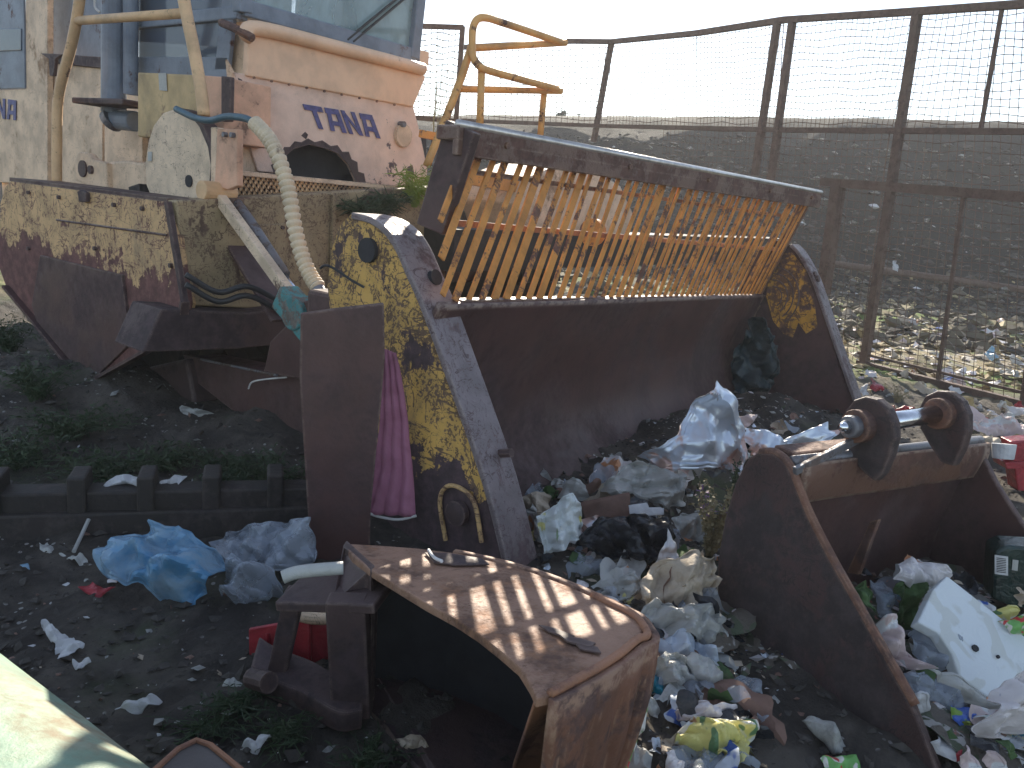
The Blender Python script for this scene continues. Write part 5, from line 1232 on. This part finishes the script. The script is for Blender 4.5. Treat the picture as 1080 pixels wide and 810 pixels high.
for k, (x, y, h, mt, lb) in enumerate((
    (437, 214, .26, 'leaf_bright', 'bright sunlit grass tuft on the step beside the grille'), (380, 226, .10, 'leaf_dark', 'low green weeds growing behind the metal mesh step'),
    (405, 222, .14, 'leaf_dark', 'dark weeds beside the bright tuft on the step'))):
    P = atY(x, y, 2.28); weed(P, h, 70, .16 + .05 * (k > 0), mt, lb, 'grass tuft', (.10, .0035), None, 20 + k, 'grass_tuft', per=4)
for k, (x, y, h, sp0, lb) in enumerate(((40, 400, .28, .3, 'tall dark green weeds in shade at the far left'), (75, 440, .2, .35, 'dark weeds under the rusty drum guard'), (20, 470, .18, .4, 'low spreading weeds behind the cleated beam at the far left'),
    (120, 480, .14, .35, 'low weeds behind the middle of the cleated beam'), (175, 470, .13, .3, 'dark weeds below the steel wedge'), (240, 480, .12, .3, 'thin weeds beside the push arm'), (10, 350, .3, .25, 'weeds at the left edge under the guard'),
    (290, 495, .2, .25, 'sparse weeds at the foot of the push arm'))):
    P = onground(x, y + 22); weed(P, h, 55, sp0, 'leaf_dark', lb, 'weed', (.045, .005), None, 30 + k, per=14)
for k, (x, y, lb) in enumerate(((250, 745, 'flat green weed patch left of the bucket frame'), (300, 775, 'green weed patch below the bucket frame'), (215, 770, 'small green tuft near the orange-edged plate'), (390, 805, 'green tuft at the bottom edge under the digger bucket'), (945, 425, 'dry weeds at the foot of the fence rail'))):
    P = onground(x, y); weed(P, .05 if k < 4 else .18, 34, .13, 'leaf_dark' if k < 4 else 'leaf_dry', lb, 'weed', (.026, .003), None, 50 + k, per=8)
r = random.Random(5)
for k, (x, y, w_, h_) in enumerate(((516, 130, 26, 5), (540, 131, 22, 7), (566, 132, 20, 6), (590, 131, 12, 14), (606, 132, 16, 9), (632, 133, 18, 6), (655, 134, 18, 5), (800, 136, 14, 5), (815, 137, 10, 4), (875, 137, 22, 4))):
    s_ = 32.2; c = atD(x, y + 4, s_); zz = gh(c.x, c.y); c.z = max(zz, c.z) if False else c.z
    rt_ = thing('bush', ['broad low bush on the skyline left of the orange handrail post', 'rounded bush on the skyline behind the handrail', 'low bush on the skyline right of the handrail post', 'pointed taller bush on the skyline above the grille beam', 'bush right of the pointed one on the skyline', 'flat bush left of the slanting fence post on the skyline', 'small bush right of the slanting fence post on the skyline', 'low bush between the double fence posts on the skyline', 'tiny bush right of the double fence posts', 'flat bush on the skyline mid way between the fence posts'][k], 'bush', c)
    fo_ = MB(); W_ = w_ / 816 * s_ / 2; H_ = (h_ + 6) / 816 * s_
    for i in range(900):
        a, e, q = r.uniform(0, 6.28), r.random(), r.random() ** .4
        p = c + V((math.cos(a) * W_ * q * (1 - .6 * e * e), math.sin(a) * W_ * q, H_ * e * (.75 + .5 * noise.noise(V((a, k, e * 2))))))
        d = V((r.gauss(0, 1), r.gauss(0, 1), r.gauss(0, 1))).normalized() * .05; e2 = d.cross(V((r.gauss(0, 1), r.gauss(0, 1), 1))).normalized() * .045
        fo_.add([p - d, p + e2, p + d, p - e2], [(0, 1, 2, 3)])
    fo_.build('crown', 'leaf_dark', rt_)
    tr = MB().tube([c + V((0, 0, -.6)), c + V((0, 0, H_ * .6))], [.05, .02], 6); tr.build('trunk', 'cardboard', rt_)
# thin bare sapling by the wire panel
sp9 = atD(458, 150, 8.6); weed(sp9, 1.1, 5, .25, 'leaf_dry', 'thin pale sapling in front of the separate wire panel', 'sapling', (.05, .006), None, 77, 'sapling', per=6, thin=.006)

# alike things share a group
GRP = {'bush': 'bushes on the skyline', 'weed': 'weeds growing round the machines', 'plastic_bag': 'plastic bags on the dark soil', 'rag': 'torn rags on the soil', 'paper_scrap': 'paper scraps in the rubbish',
       'film_heap': 'crumpled film in the blade bucket', 'film_piece': 'film pieces in the open bucket', 'foil_sheet': 'silver foil pieces', 'sheet_scrap': 'torn sheets around the beam', 'litter_piece': 'litter behind the open bucket', 'grass_tuft': 'plants on the machine step',
       'wrapper': 'printed wrappers', 'green_cloth': 'green rags in the open bucket', 'pink_paper': 'pink papers', 'white_bag': 'small white bags in the open bucket', 'red_scrap': 'red scraps'}
for o in list(COL.objects):
    k = o.name.split('.')[0]
    if o.parent is None and k in GRP and 'category' in o: o['group'] = GRP[k]
# ------------------------------------------------------------------ thin haze volume added to stand in for the lens veil
hb_ = MB().box((60, 60, 4.6), (330, 0, 0), (0, 330, 0), (0, 0, 7.6)).build('haze', 'soil', None)
hm_ = bpy.data.materials.new('veil_haze'); hm_.use_nodes = True; t_ = hm_.node_tree; t_.nodes.remove(t_.nodes['Principled BSDF'])
pv_ = t_.nodes.new('ShaderNodeVolumePrincipled'); pv_.inputs['Color'].default_value = (.93, .95, 1, 1); pv_.inputs['Density'].default_value = HAZE
pv_.inputs['Anisotropy'].default_value = .4
t_.links.new(pv_.outputs[0], t_.nodes['Material Output'].inputs['Volume'])
hb_.data.materials.clear(); hb_.data.materials.append(hm_); hb_['kind'] = 'stuff'
